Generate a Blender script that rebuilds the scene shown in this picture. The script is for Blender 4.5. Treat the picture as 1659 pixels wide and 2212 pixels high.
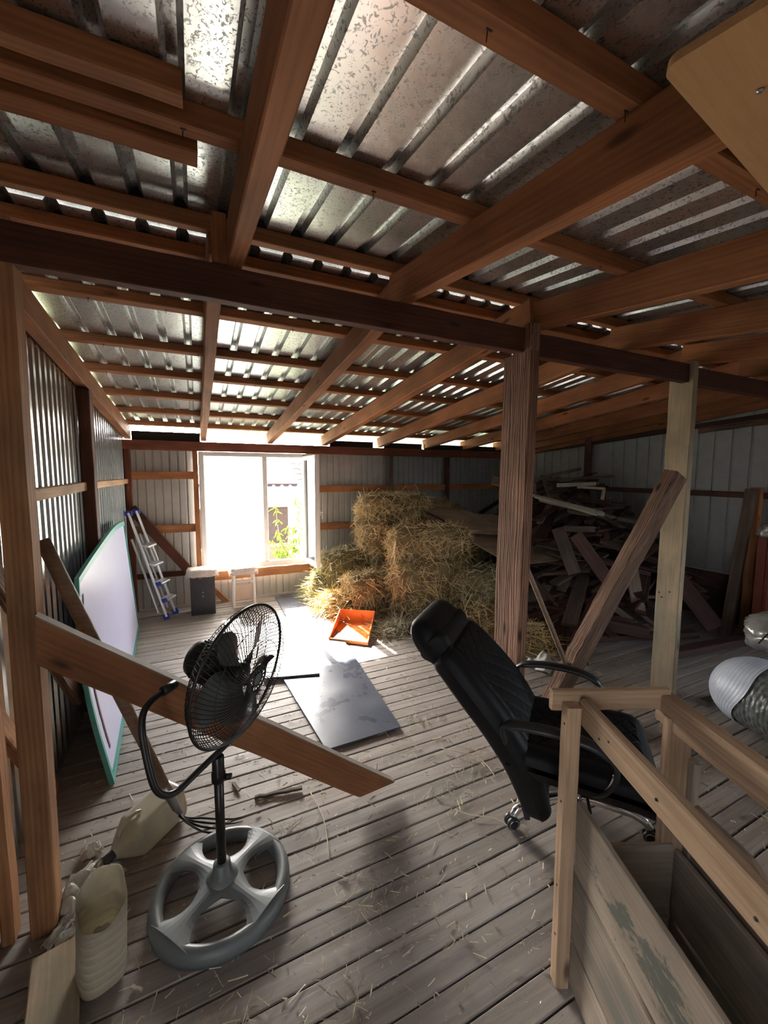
import bpy, math, random
from mathutils import Vector, Matrix, noise
R = math.radians
PI = math.pi
random.seed(7)
for o in list(bpy.data.objects):
    bpy.data.objects.remove(o, do_unlink=True)
SC = bpy.context.scene
COL = SC.collection

# ------------------------------------------------------------------ camera
cd = bpy.data.cameras.new('camera')
cam = bpy.data.objects.new('camera', cd)
COL.objects.link(cam)
SC.camera = cam
cd.sensor_fit = 'HORIZONTAL'
cd.sensor_width = 36.0
cd.lens = 36.0 * 865.0 / 1659.0
cd.clip_start = 0.02
cd.clip_end = 300
yaw, pit, rol = R(25.118), R(5.2), R(-0.078)
fw = Vector((math.sin(yaw) * math.cos(pit), math.cos(yaw) * math.cos(pit), -math.sin(pit)))
rt = Vector((math.cos(yaw), -math.sin(yaw), 0))
dn = fw.cross(rt)
r2 = rt * math.cos(rol) + dn * math.sin(rol)
d2 = -rt * math.sin(rol) + dn * math.cos(rol)
m3 = Matrix((r2, -d2, -fw)).transposed()
cam.matrix_world = Matrix.Translation((0, 0, 1.55)) @ m3.to_4x4()

# ------------------------------------------------------------------ world, sun, exposure
SUN_EL, SUN_DIR = R(34.5), Vector((0.09, -1.0, 0)).normalized()
world = bpy.data.worlds.new('world')
SC.world = world
world.use_nodes = True
wn = world.node_tree
wn.nodes.clear()
wo = wn.nodes.new('ShaderNodeOutputWorld')
wb = wn.nodes.new('ShaderNodeBackground')
sk = wn.nodes.new('ShaderNodeTexSky')
sk.sky_type = 'NISHITA'
sk.sun_disc = False
sk.sun_elevation = SUN_EL
sk.sun_rotation = math.atan2(-SUN_DIR.x, -SUN_DIR.y)
sk.air_density = 1.0
sk.dust_density = 3.0
hsv = wn.nodes.new('ShaderNodeHueSaturation')
hsv.inputs['Saturation'].default_value = 0.45
wn.links.new(sk.outputs[0], hsv.inputs['Color'])
wn.links.new(hsv.outputs[0], wb.inputs[0])
wb.inputs[1].default_value = 2.1
wn.links.new(wb.outputs[0], wo.inputs[0])
sd = bpy.data.lights.new('sun', 'SUN')
sd.energy = 50.0
sd.angle = R(0.6)
sd.color = (1.0, 0.93, 0.82)
sun = bpy.data.objects.new('sun', sd)
COL.objects.link(sun)
sdir = Vector((SUN_DIR.x * math.cos(SUN_EL), SUN_DIR.y * math.cos(SUN_EL), -math.sin(SUN_EL)))
sun.rotation_euler = sdir.to_track_quat('-Z', 'Y').to_euler()
sun.location = (0, 8, 8)
SC.view_settings.view_transform = 'Standard'
SC.view_settings.look = 'None'
SC.view_settings.gamma = 1.0
SC.view_settings.use_curve_mapping = False
SC.view_settings.exposure = 0.68

# ------------------------------------------------------------------ object helpers
WM = {}


def tag(o, label=None, cat=None, group=None, kind=None):
    if label: o['label'] = label
    if cat: o['category'] = cat
    if group: o['group'] = group
    if kind: o['kind'] = kind
    return o


def place(o, M, parent=None):
    WM[o.name] = M.copy()
    if parent is not None:
        o.parent = parent
        o.matrix_parent_inverse = Matrix.Identity(4)
        o.matrix_basis = WM[parent.name].inverted() @ M
    else:
        o.matrix_basis = M
    return o


def empty(name, loc=(0, 0, 0), rz=0.0, label=None, cat=None, group=None, kind=None):
    o = bpy.data.objects.new(name, None)
    o.empty_display_size = 0.1
    COL.objects.link(o)
    place(o, Matrix.Translation(loc) @ Matrix.Rotation(rz, 4, 'Z'))
    return tag(o, label, cat, group, kind)


def link(name, me, M=None, parent=None):
    o = bpy.data.objects.new(name, me)
    COL.objects.link(o)
    return place(o, M if M is not None else Matrix.Identity(4), parent)


def copy_tree(src, M):
    """copy a thing and its parts, rigidly moved to world matrix M"""
    c = src.copy()
    COL.objects.link(c)
    WM[c.name] = M.copy()
    c.matrix_basis = M

    def rec(a, b):
        for ch in [x for x in a.children]:
            k = ch.copy()
            COL.objects.link(k)
            k.parent = b
            WM[k.name] = WM[b.name] @ (WM[a.name].inverted() @ WM[ch.name])
            rec(ch, k)
    rec(src, c)
    return c


class MB:
    def __init__(s):
        s.v, s.f, s.sm = [], [], []

    def add(s, vs, fs, M=None, smooth=False):
        n = len(s.v)
        s.v += [tuple(M @ Vector(p)) if M is not None else tuple(p) for p in vs]
        s.f += [tuple(i + n for i in f) for f in fs]
        s.sm += [smooth] * len(fs)
        return s

    def box(s, a, b, M=None):
        x0, y0, z0 = a
        x1, y1, z1 = b
        return s.add([(x0, y0, z0), (x1, y0, z0), (x1, y1, z0), (x0, y1, z0), (x0, y0, z1), (x1, y0, z1), (x1, y1, z1), (x0, y1, z1)],
                     [(0, 3, 2, 1), (4, 5, 6, 7), (0, 1, 5, 4), (1, 2, 6, 5), (2, 3, 7, 6), (3, 0, 4, 7)], M)

    def bbox(s, a, b, bv=0.006, M=None):
        """box with chamfered edges"""
        x0, y0, z0 = a
        x1, y1, z1 = b
        c = min(bv, abs(x1 - x0) * .45, abs(y1 - y0) * .45, abs(z1 - z0) * .45)
        vs = []
        idx = {}
        for ix, X, sx in ((0, x0, 1), (1, x1, -1)):
            for iy, Y, sy in ((0, y0, 1), (1, y1, -1)):
                for iz, Z, sz in ((0, z0, 1), (1, z1, -1)):
                    for ax in range(3):
                        p = [X + sx * c, Y + sy * c, Z + sz * c]
                        p[ax] = (X, Y, Z)[ax]
                        idx[(ix, iy, iz, ax)] = len(vs)
                        vs.append(tuple(p))
        fs = []
        g = idx
        for ax in range(3):
            for e in (0, 1):
                o1, o2 = [q for q in range(3) if q != ax]
                ring = []
                for a1, a2 in ((0, 0), (1, 0), (1, 1), (0, 1)):
                    k = [0, 0, 0]
                    k[ax] = e; k[o1] = a1; k[o2] = a2
                    ring.append(g[(k[0], k[1], k[2], ax)])
                fs.append(tuple(ring))
        for ax in range(3):
            o1, o2 = [q for q in range(3) if q != ax]
            for a1 in (0, 1):
                for a2 in (0, 1):
                    def kk(e, m):
                        k = [0, 0, 0]
                        k[ax] = e; k[o1] = a1; k[o2] = a2
                        return g[(k[0], k[1], k[2], m)]
                    fs.append((kk(0, o1), kk(1, o1), kk(1, o2), kk(0, o2)))
        for ix in (0, 1):
            for iy in (0, 1):
                for iz in (0, 1):
                    fs.append((g[(ix, iy, iz, 0)], g[(ix, iy, iz, 1)], g[(ix, iy, iz, 2)]))
        return s.add(vs, fs, M)

    def tube(s, pts, r, n=8, cap=True, closed=False, M=None):
        pts = [Vector(p) for p in pts]
        m = len(pts)
        rs = r if isinstance(r, (list, tuple)) else [r] * m
        vs, fs = [], []
        up = None
        for i, p in enumerate(pts):
            if closed:
                t = pts[(i + 1) % m] - pts[i - 1]
            else:
                t = pts[min(i + 1, m - 1)] - pts[max(i - 1, 0)]
            if t.length < 1e-9: t = Vector((0, 0, 1))
            t.normalize()
            if up is None:
                up = Vector((0, 0, 1)) if abs(t.z) < .9 else Vector((1, 0, 0))
            a = (up - t * up.dot(t))
            if a.length < 1e-6: a = Vector((1, 0, 0)) - t * t.x
            a.normalize()
            up = a
            b = t.cross(a)
            for k in range(n):
                q = 2 * PI * k / n
                vs.append(p + a * (math.cos(q) * rs[i]) + b * (math.sin(q) * rs[i]))
        for i in range(m if closed else m - 1):
            j = (i + 1) % m
            for k in range(n):
                l = (k + 1) % n
                fs.append((i * n + k, i * n + l, j * n + l, j * n + k))
        if cap and not closed:
            fs.append(tuple(range(n - 1, -1, -1)))
            fs.append(tuple((m - 1) * n + k for k in range(n)))
        return s.add(vs, fs, M, smooth=n > 4)

    def lathe(s, prof, n=24, M=None, se=2.0, sx=1.0, sy=1.0, cap=True):
        """profile (r, z) turned; se>2 gives a squarish section"""
        vs, fs = [], []
        for r, z in prof:
            for k in range(n):
                q = 2 * PI * k / n
                c, d = math.cos(q), math.sin(q)
                w = (abs(c) ** se + abs(d) ** se) ** (-1 / se)
                vs.append((r * w * c * sx, r * w * d * sy, z))
        for i in range(len(prof) - 1):
            for k in range(n):
                l = (k + 1) % n
                fs.append((i * n + k, i * n + l, (i + 1) * n + l, (i + 1) * n + k))
        if cap:
            fs.append(tuple(range(n - 1, -1, -1)))
            fs.append(tuple((len(prof) - 1) * n + k for k in range(n)))
        return s.add(vs, fs, M, smooth=True)

    def grid(s, fn, nu, nv, M=None, closed_u=False, smooth=True):
        vs = [fn(i / (nu if closed_u else nu - 1), j / (nv - 1)) for j in range(nv) for i in range(nu)]
        fs = []
        for j in range(nv - 1):
            for i in range(nu if closed_u else nu - 1):
                k = (i + 1) % nu
                fs.append((j * nu + i, j * nu + k, (j + 1) * nu + k, (j + 1) * nu + i))
        return s.add(vs, fs, M, smooth=smooth)

    def slab(s, fn, nu, nv, th, M=None):
        """thick sheet: fn(u,v)->point, th vector or length along the surface normal"""
        P = [[Vector(fn(i / (nu - 1), j / (nv - 1))) for i in range(nu)] for j in range(nv)]
        top, bot = [], []
        for j in range(nv):
            for i in range(nu):
                du = P[j][min(i + 1, nu - 1)] - P[j][max(i - 1, 0)]
                dv = P[min(j + 1, nv - 1)][i] - P[max(j - 1, 0)][i]
                nrm = du.cross(dv).normalized()
                top.append(P[j][i] + nrm * th / 2)
                bot.append(P[j][i] - nrm * th / 2)
        n = nu * nv
        fs = []
        for j in range(nv - 1):
            for i in range(nu - 1):
                a, b, c, d = j * nu + i, j * nu + i + 1, (j + 1) * nu + i + 1, (j + 1) * nu + i
                fs.append((a, b, c, d))
                fs.append((n + d, n + c, n + b, n + a))
        for i in range(nu - 1):
            fs.append((i + 1, i, n + i, n + i + 1))
            k = (nv - 1) * nu + i
            fs.append((k, k + 1, n + k + 1, n + k))
        for j in range(nv - 1):
            a, b = j * nu, (j + 1) * nu
            fs.append((a, b, n + b, n + a))
            a, b = j * nu + nu - 1, (j + 1) * nu + nu - 1
            fs.append((b, a, n + a, n + b))
        return s.add(top + bot, fs, M, smooth=False)

    def prism(s, poly, z0, z1, M=None):
        n = len(poly)
        vs = [(x, y, z0) for x, y in poly] + [(x, y, z1) for x, y in poly]
        fs = [tuple(range(n - 1, -1, -1)), tuple(range(n, 2 * n))]
        fs += [(i, (i + 1) % n, n + (i + 1) % n, n + i) for i in range(n)]
        return s.add(vs, fs, M)

    def mesh(s, name, mat):
        me = bpy.data.meshes.new(name)
        me.from_pydata(s.v, [], s.f)
        me.polygons.foreach_set('use_smooth', s.sm)
        if mat: me.materials.append(mat)
        me.update()
        return me

    def build(s, name, mat, parent=None, M=None):
        """vertices are in the frame of M (default: the parent's frame, or world)"""
        if M is None:
            M = WM[parent.name] if parent is not None else Matrix.Identity(4)
        return link(name, s.mesh(name, mat), M, parent)


# ------------------------------------------------------------------ material helpers
def newmat(name):
    m = bpy.data.materials.new(name)
    m.use_nodes = True
    nt = m.node_tree
    nt.nodes.clear()
    out = nt.nodes.new('ShaderNodeOutputMaterial')
    b = nt.nodes.new('ShaderNodeBsdfPrincipled')
    nt.links.new(b.outputs[0], out.inputs[0])
    return m, nt, b, out


def noise_n(nt, vec, scale, detail=4, rough=.6, dist=0.0):
    n = nt.nodes.new('ShaderNodeTexNoise')
    n.inputs['Scale'].default_value = scale
    n.inputs['Detail'].default_value = detail
    n.inputs['Roughness'].default_value = rough
    n.inputs['Distortion'].default_value = dist
    nt.links.new(vec, n.inputs['Vector'])
    return n.outputs['Fac']


def ramp(nt, fac, stops):
    r = nt.nodes.new('ShaderNodeValToRGB')
    e = r.color_ramp.elements
    while len(e) < len(stops): e.new(.5)
    for q, (p, c) in zip(e, stops):
        q.position = p
        q.color = (c[0], c[1], c[2], 1) if not isinstance(c, (int, float)) else (c, c, c, 1)
    nt.links.new(fac, r.inputs[0])
    return r.outputs[0]


def mapping(nt, scale=(1, 1, 1), rnd=True, coord='Object'):
    tc = nt.nodes.new('ShaderNodeTexCoord')
    mp = nt.nodes.new('ShaderNodeMapping')
    mp.inputs['Scale'].default_value = scale
    if rnd:
        oi = nt.nodes.new('ShaderNodeObjectInfo')
        ml = nt.nodes.new('ShaderNodeMath')
        ml.operation = 'MULTIPLY'
        ml.inputs[1].default_value = 37.0
        nt.links.new(oi.outputs['Random'], ml.inputs[0])
        nt.links.new(ml.outputs[0], mp.inputs['Location'])
    nt.links.new(tc.outputs[coord], mp.inputs['Vector'])
    return mp.outputs[0]


def mixc(nt, a, b, fac, mode='MIX'):
    m = nt.nodes.new('ShaderNodeMix')
    m.data_type = 'RGBA'
    m.blend_type = mode
    for sock, v in ((m.inputs['Factor'], fac), (m.inputs['A'], a), (m.inputs['B'], b)):
        if hasattr(v, 'links'):
            nt.links.new(v, sock)
        elif isinstance(v, (int, float)):
            sock.default_value = v
        else:
            sock.default_value = (v[0], v[1], v[2], 1)
    return m.outputs['Result']


def bump(nt, b, h, s=.3, d=.01):
    n = nt.nodes.new('ShaderNodeBump')
    n.inputs['Strength'].default_value = s
    n.inputs['Distance'].default_value = d
    nt.links.new(h, n.inputs['Height'])
    nt.links.new(n.outputs[0], b.inputs['Normal'])


def simple(name, col, rough=.5, metal=0.0, var=0.12, bs=0.0, bscale=40, spec=.5, coat=0.0):
    m, nt, b, out = newmat(name)
    v = mapping(nt)
    f = noise_n(nt, v, 9, 5)
    c = ramp(nt, f, [(.3, tuple(x * (1 - var) for x in col)), (.7, tuple(min(1, x * (1 + var)) for x in col))])
    nt.links.new(c, b.inputs['Base Color'])
    b.inputs['Roughness'].default_value = rough
    b.inputs['Metallic'].default_value = metal
    b.inputs['Specular IOR Level'].default_value = spec
    b.inputs['Coat Weight'].default_value = coat
    if bs:
        bump(nt, b, noise_n(nt, v, bscale, 4), bs, .004)
    return m


def wood(name, light, dark, grain=26, long=1.3, rough=.75, ring=.5, blotch=.35, bs=.35, knots=True, var=.25, stain=None, dust=0, fig=11, dis=9):
    """sawn timber, grain along local X"""
    m, nt, b, out = newmat(name)
    v = mapping(nt, (long, grain, grain))
    g = noise_n(nt, v, 1.6, 8, .75, .8)
    v2 = mapping(nt, (long * .9, fig, fig))
    w = nt.nodes.new('ShaderNodeTexWave')
    w.wave_type = 'RINGS'
    w.rings_direction = 'X'
    w.inputs['Scale'].default_value = 2.2
    w.inputs['Distortion'].default_value = dis
    w.inputs['Detail'].default_value = 3.0
    w.inputs['Detail Scale'].default_value = .55
    nt.links.new(v2, w.inputs['Vector'])
    mx = nt.nodes.new('ShaderNodeMath'); mx.operation = 'MULTIPLY_ADD'
    nt.links.new(w.outputs['Fac'], mx.inputs[0]); mx.inputs[1].default_value = ring * .55
    ad = nt.nodes.new('ShaderNodeMath'); ad.operation = 'MULTIPLY'
    nt.links.new(g, ad.inputs[0]); ad.inputs[1].default_value = 1 - ring * .5
    nt.links.new(ad.outputs[0], mx.inputs[2])
    c = ramp(nt, mx.outputs[0], [(.28, dark), (.68, light)])
    v3 = mapping(nt, (2.0, 5, 5))
    bl = noise_n(nt, v3, 1.6, 3, .5)
    c = mixc(nt, c, ramp(nt, bl, [(.35, 1 - blotch), (.65, 1.0)]), 1.0, 'MULTIPLY')
    if knots:
        vo = nt.nodes.new('ShaderNodeTexVoronoi')
        vo.inputs['Scale'].default_value = 1.0
        v4 = mapping(nt, (2.6, 8, 8))
        nt.links.new(v4, vo.inputs['Vector'])
        k = ramp(nt, vo.outputs['Distance'], [(.05, 1.0), (.13, 0.0)])
        c = mixc(nt, c, tuple(x * .35 for x in dark), k)
    if stain:
        c = mixc(nt, c, stain, ramp(nt, noise_n(nt, mapping(nt, (1.5, 3, 3)), 2.5, 4), [(.48, 0.0), (.68, .65)]))
    oi = nt.nodes.new('ShaderNodeObjectInfo')
    br = nt.nodes.new('ShaderNodeMapRange')
    br.inputs['To Min'].default_value = 1 - var
    br.inputs['To Max'].default_value = 1 + var * .5
    nt.links.new(oi.outputs['Random'], br.inputs['Value'])
    c = mixc(nt, c, br.outputs[0], 1.0, 'MULTIPLY')
    if dust:
        ge = nt.nodes.new('ShaderNodeNewGeometry')
        sx = nt.nodes.new('ShaderNodeSeparateXYZ')
        nt.links.new(ge.outputs['True Normal'], sx.inputs[0])
        c = mixc(nt, c, (.30, .27, .24), ramp(nt, sx.outputs['Z'], [(.35, 0.0), (.6, dust)]))
    nt.links.new(c, b.inputs['Base Color'])
    b.inputs['Roughness'].default_value = rough
    b.inputs['Specular IOR Level'].default_value = .3
    bump(nt, b, mx.outputs[0], bs, .004)
    return m


M = {}
M['rafter'] = wood('rafter_wood', (.44, .18, .07), (.25, .088, .032), 24, .8, ring=.2, blotch=.35)
M['beam_dark'] = wood('dark_red_wood', (.15, .055, .033), (.07, .024, .015), 22, .8, ring=.2)
M['rail'] = wood('rail_wood', (.56, .25, .11), (.34, .13, .05), 22, .9, ring=.25)
M['rail_pale'] = wood('pale_rail_wood', (.66, .42, .25), (.45, .26, .15), 22, .9, ring=.2)
M['post_red'] = wood('red_brown_post_wood', (.40, .215, .14), (.13, .055, .035), 20, .9, ring=.8, bs=.9, rough=.8, fig=15, dis=16)
M['post_tan'] = wood('tan_post_wood', (.52, .41, .28), (.36, .27, .175), 30, 1.0, ring=.15, blotch=.3, stain=(.25, .25, .19))
M['post_left'] = wood('left_post_wood', (.60, .31, .15), (.35, .155, .07), 22, .9, ring=.3)
M['rough'] = wood('rough_weathered_wood', (.33, .20, .14), (.06, .03, .02), 24, 1.1, ring=.4, bs=1.0, rough=.85, fig=14, dis=16)
M['crate'] = wood('crate_wood', (.54, .37, .235), (.29, .175, .10), 34, .8, ring=.14, blotch=.25, bs=.4)
M['crate_dark'] = wood('crate_side_wood', (.45, .365, .28), (.28, .215, .165), 30, .7, ring=.2, stain=(.15, .165, .14))
M['plate'] = wood('red_plate_wood', (.27, .095, .055), (.14, .045, .028), 22, .8, ring=.2)
M['beam_orange'] = wood('slanting_beam_wood', (.36, .155, .07), (.20, .08, .035), 22, .8, ring=.15, dust=.85)
M['lumber'] = wood('old_board_wood', (.24, .175, .135), (.09, .06, .045), 22, .9, var=.6, ring=.2)
M['lumber_red'] = wood('reddish_board_wood', (.13, .065, .05), (.055, .025, .02), 22, .9, var=.6, ring=.2)
M['lumber_pale'] = wood('pale_board_wood', (.56, .50, .39), (.38, .32, .24), 24, .9, var=.1, ring=.2)
M['handle'] = wood('handle_wood', (.36, .25, .17), (.22, .145, .09), 40, .7, ring=.2, knots=False, rough=.55)
M['plywood'] = wood('plywood', (.56, .33, .15), (.47, .26, .11), 60, 3, ring=.05, blotch=.12, knots=False, bs=.1, var=.03)
M['ply_brown'] = wood('old_plywood', (.38, .28, .20), (.26, .18, .125), 18, 1.0, ring=.1, knots=False, bs=.12, var=.1)


def stained_plank():
    m = wood('stained_crate_wood', (.45, .365, .28), (.28, .215, .165), 30, .7, ring=.2)
    nt = m.node_tree
    b = [n for n in nt.nodes if n.type == 'BSDF_PRINCIPLED'][0]
    src = b.inputs['Base Color'].links[0].from_socket
    v = mapping(nt, (7, 18, 22), rnd=False)
    n1 = noise_n(nt, v, 1.0, 7, .75, .5)
    tc = nt.nodes.new('ShaderNodeTexCoord')
    mp = nt.nodes.new('ShaderNodeMapping')
    mp.inputs['Location'].default_value = (1.55, 0, .1)
    mp.inputs['Scale'].default_value = (3.6, 0.01, 9)
    nt.links.new(tc.outputs['Object'], mp.inputs['Vector'])
    ln = nt.nodes.new('ShaderNodeVectorMath'); ln.operation = 'LENGTH'
    nt.links.new(mp.outputs[0], ln.inputs[0])
    sb = nt.nodes.new('ShaderNodeMath'); sb.operation = 'MULTIPLY_ADD'
    nt.links.new(ln.outputs['Value'], sb.inputs[0]); sb.inputs[1].default_value = -.22; nt.links.new(n1, sb.inputs[2])
    c = mixc(nt, src, (.075, .085, .07), ramp(nt, sb.outputs[0], [(.40, 0.0), (.44, .85)]))
    nt.links.new(c, b.inputs['Base Color'])
    return m


M['crate_stain'] = stained_plank()


def floor_mat():
    m, nt, b, out = newmat('floor_board_wood')
    v = mapping(nt, (1.4, 30, 30))
    g = noise_n(nt, v, 1.0, 6, .7, .8)
    c = ramp(nt, g, [(.25, (.21, .175, .155)), (.5, (.34, .30, .27)), (.78, (.46, .42, .385))])
    v2 = mapping(nt, (1.2, 6, 6))
    c = mixc(nt, c, ramp(nt, noise_n(nt, v2, 1.3, 4), [(.3, (.80, .76, .74)), (.65, (1, 1, 1))]), 1.0, 'MULTIPLY')
    tc = nt.nodes.new('ShaderNodeTexCoord')
    d = noise_n(nt, tc.outputs['Object'], 160, 3)
    c = mixc(nt, c, (.34, .32, .27), ramp(nt, d, [(.56, 0.0), (.66, .55)]))
    oi = nt.nodes.new('ShaderNodeObjectInfo')
    br = nt.nodes.new('ShaderNodeMapRange')
    br.inputs['To Min'].default_value = .82
    br.inputs['To Max'].default_value = 1.1
    nt.links.new(oi.outputs['Random'], br.inputs['Value'])
    c = mixc(nt, c, br.outputs[0], 1.0, 'MULTIPLY')
    nt.links.new(c, b.inputs['Base Color'])
    rr = ramp(nt, g, [(.3, .75), (.7, .55)])
    nt.links.new(rr, b.inputs['Roughness'])
    bump(nt, b, g, .4, .003)
    return m


M['floor'] = floor_mat()
M['under'] = simple('dark_underfloor', (.09, .035, .03), .9)


def galv(name, a, bcol, rough, metal=.85):
    """galvanised steel with a fleck of darker spangles"""
    m, nt, b, out = newmat(name)
    tc = nt.nodes.new('ShaderNodeTexCoord')
    mp = nt.nodes.new('ShaderNodeMapping')
    mp.inputs['Scale'].default_value = (1.0, .8, 1.0)
    mp.inputs['Rotation'].default_value = (0, 0, .5)
    nt.links.new(tc.outputs['Object'], mp.inputs['Vector'])
    n1 = noise_n(nt, mp.outputs[0], 95, 2, .5, 1.4)
    fl = ramp(nt, n1, [(.36, 0.0), (.45, 1.0)])
    c = mixc(nt, a, bcol, fl)
    n2 = noise_n(nt, tc.outputs['Object'], 2.2, 3)
    c = mixc(nt, c, ramp(nt, n2, [(.3, .78), (.7, 1.0)]), 1.0, 'MULTIPLY')
    nt.links.new(c, b.inputs['Base Color'])
    b.inputs['Metallic'].default_value = metal
    r = ramp(nt, n1, [(.4, rough + .14), (.5, rough)])
    nt.links.new(r, b.inputs['Roughness'])
    bump(nt, b, noise_n(nt, tc.outputs['Object'], 6, 2), .15, .01)
    return m


M['galv'] = galv('galvanised_steel', (.34, .34, .33), (.78, .80, .79), .30, .93)
M['galv_wall'] = simple('bare_metal_wall_sheet', (.60, .62, .61), .26, 1.0, .12)
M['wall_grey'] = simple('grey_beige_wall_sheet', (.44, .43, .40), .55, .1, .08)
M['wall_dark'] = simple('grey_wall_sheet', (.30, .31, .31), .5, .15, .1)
M['tar'] = simple('black_board', (.012, .012, .012), .8)
M['pvc'] = simple('white_plastic_frame', (.82, .80, .78), .4, 0, .05)
M['chrome'] = simple('chrome', (.75, .75, .77), .14, 1.0, .03)
M['steel'] = simple('dull_steel', (.42, .42, .43), .35, .9, .1)
M['alu'] = simple('aluminium', (.74, .75, .80), .32, .75, .05)
M['nail'] = simple('dark_nail', (.05, .035, .03), .6, .5)
M['black'] = simple('black_plastic', (.018, .018, .019), .42, 0, .2)
M['fan_grey'] = simple('grey_fan_plastic', (.15, .165, .165), .45, 0, .06)
M['fan_dark'] = simple('dark_fan_metal', (.025, .024, .024), .35, .3, .2)
M['fan_blade'] = simple('dark_fan_blade', (.045, .045, .045), .45, 0, .1)
M['pole'] = simple('scuffed_pole', (.045, .042, .04), .3, .7, .5)
M['leather'] = simple('black_leather', (.005, .005, .006), .55, 0, .15, .12, 260, .22)
M['blue'] = simple('blue_plastic', (.03, .05, .42), .4, 0, .08)
M['orange'] = simple('orange_plastic', (.85, .27, .07), .33, 0, .05)
M['board_white'] = simple('lilac_white_board', (.60, .61, .83), .3, 0, .02)
M['teal'] = simple('teal_edging', (.06, .34, .29), .4, 0, .08)
M['stoolblack'] = simple('black_stool_box', (.028, .029, .032), .4, 0, .2)
M['stoolwhite'] = simple('white_stool_paint', (.74, .68, .62), .5, 0, .05)
M['stoolpanel'] = simple('pale_stool_panel', (.62, .47, .36), .5, 0, .06)
M['fur'] = simple('cream_fleece', (.72, .64, .58), .95, 0, .2, .8, 120)
M['red'] = simple('red_panel', (.16, .02, .008), .5, 0, .2)
M['hay_core'] = simple('hay_core', (.21, .155, .07), .95, 0, .5, .9, 60)  # darker than the straws; deep shade between them put into the colour
M['rag'] = simple('crumpled_white_rag', (.55, .54, .49), .75, 0, .18, .3, 60)
M['jug_cap'] = simple('dark_jug_cap', (.035, .035, .035), .5)
M['soil'] = simple('dry_ground', (.22, .25, .13), .95, 0, .2)
M['leafbush'] = simple('bush_leaves', (.16, .34, .10), .6, 0, .35)
M['bark'] = simple('twig_bark', (.30, .22, .12), .8, 0, .2)
M['plaster'] = simple('peach_plaster', (.34, .22, .15), .9, 0, .08)
M['plaster_cream'] = simple('cream_plaster', (.36, .36, .29), .9, 0, .06)
M['brownwall'] = simple('brown_wall_boards', (.10, .065, .06), .9, 0, .15)
M['bluesheet'] = simple('bluish_roof_sheet', (.06, .075, .10), .5, .2, .08)
M['tile'] = simple('clay_tile', (.26, .17, .13), .8, 0, .2)
M['greenfascia'] = simple('pale_green_fascia', (.35, .50, .44), .6)
M['label_mark'] = simple('printed_mark', (.12, .06, .09), .6)


def straw(name, cols):
    m, nt, b, out = newmat(name)
    geo = nt.nodes.new('ShaderNodeNewGeometry')
    c = ramp(nt, geo.outputs['Random Per Island'], [(i / (len(cols) - 1), q) for i, q in enumerate(cols)])
    nt.links.new(c, b.inputs['Base Color'])
    b.inputs['Roughness'].default_value = .6
    return m


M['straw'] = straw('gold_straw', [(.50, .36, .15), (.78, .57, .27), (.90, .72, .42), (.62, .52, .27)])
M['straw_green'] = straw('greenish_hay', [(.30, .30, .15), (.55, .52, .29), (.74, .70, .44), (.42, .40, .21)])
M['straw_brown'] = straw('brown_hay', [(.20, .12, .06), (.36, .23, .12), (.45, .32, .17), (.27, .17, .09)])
M['straw_floor'] = straw('dry_floor_straw', [(.30, .25, .17), (.52, .45, .30), (.62, .55, .38), (.20, .15, .11)])


def leafmat():
    m, nt, b, out = newmat('sunlit_leaf')
    oi = nt.nodes.new('ShaderNodeObjectInfo')
    c = ramp(nt, oi.outputs['Random'], [(0, (.05, .11, .008)), (1, (.13, .19, .02))])
    nt.links.new(c, b.inputs['Base Color'])
    b.inputs['Roughness'].default_value = .45
    tr = nt.nodes.new('ShaderNodeBsdfTranslucent')
    tr.inputs[0].default_value = (.11, .17, .012, 1)
    mx = nt.nodes.new('ShaderNodeMixShader')
    mx.inputs[0].default_value = .5
    nt.links.new(b.outputs[0], mx.inputs[1]); nt.links.new(tr.outputs[0], mx.inputs[2])
    nt.links.new(mx.outputs[0], out.inputs[0])
    return m


M['leaf'] = leafmat()


def glass(name, dust, tint=(1, 1, 1)):
    m, nt, b, out = newmat(name)
    nt.nodes.remove(b)
    t = nt.nodes.new('ShaderNodeBsdfTransparent'); t.inputs[0].default_value = (*tint, 1)
    g = nt.nodes.new('ShaderNodeBsdfGlossy'); g.inputs['Roughness'].default_value = .02
    fr = nt.nodes.new('ShaderNodeFresnel'); fr.inputs[0].default_value = 1.45
    mx = nt.nodes.new('ShaderNodeMixShader')
    nt.links.new(fr.outputs[0], mx.inputs[0]); nt.links.new(t.outputs[0], mx.inputs[1]); nt.links.new(g.outputs[0], mx.inputs[2])
    d = nt.nodes.new('ShaderNodeBsdfTranslucent'); d.inputs[0].default_value = (.9, .97, .95, 1)
    tc = nt.nodes.new('ShaderNodeTexCoord')
    n = noise_n(nt, tc.outputs['Object'], 5, 4)
    f = ramp(nt, n, [(.35, dust * .7), (.65, dust)])
    m2 = nt.nodes.new('ShaderNodeMixShader')
    nt.links.new(f, m2.inputs[0]); nt.links.new(mx.outputs[0], m2.inputs[1]); nt.links.new(d.outputs[0], m2.inputs[2])
    nt.links.new(m2.outputs[0], out.inputs[0])
    return m


M['glass_dusty'] = glass('dusty_glass', .14)
M['glass'] = glass('clear_glass', .05)
M['film'] = glass('clear_film', .22)


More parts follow.
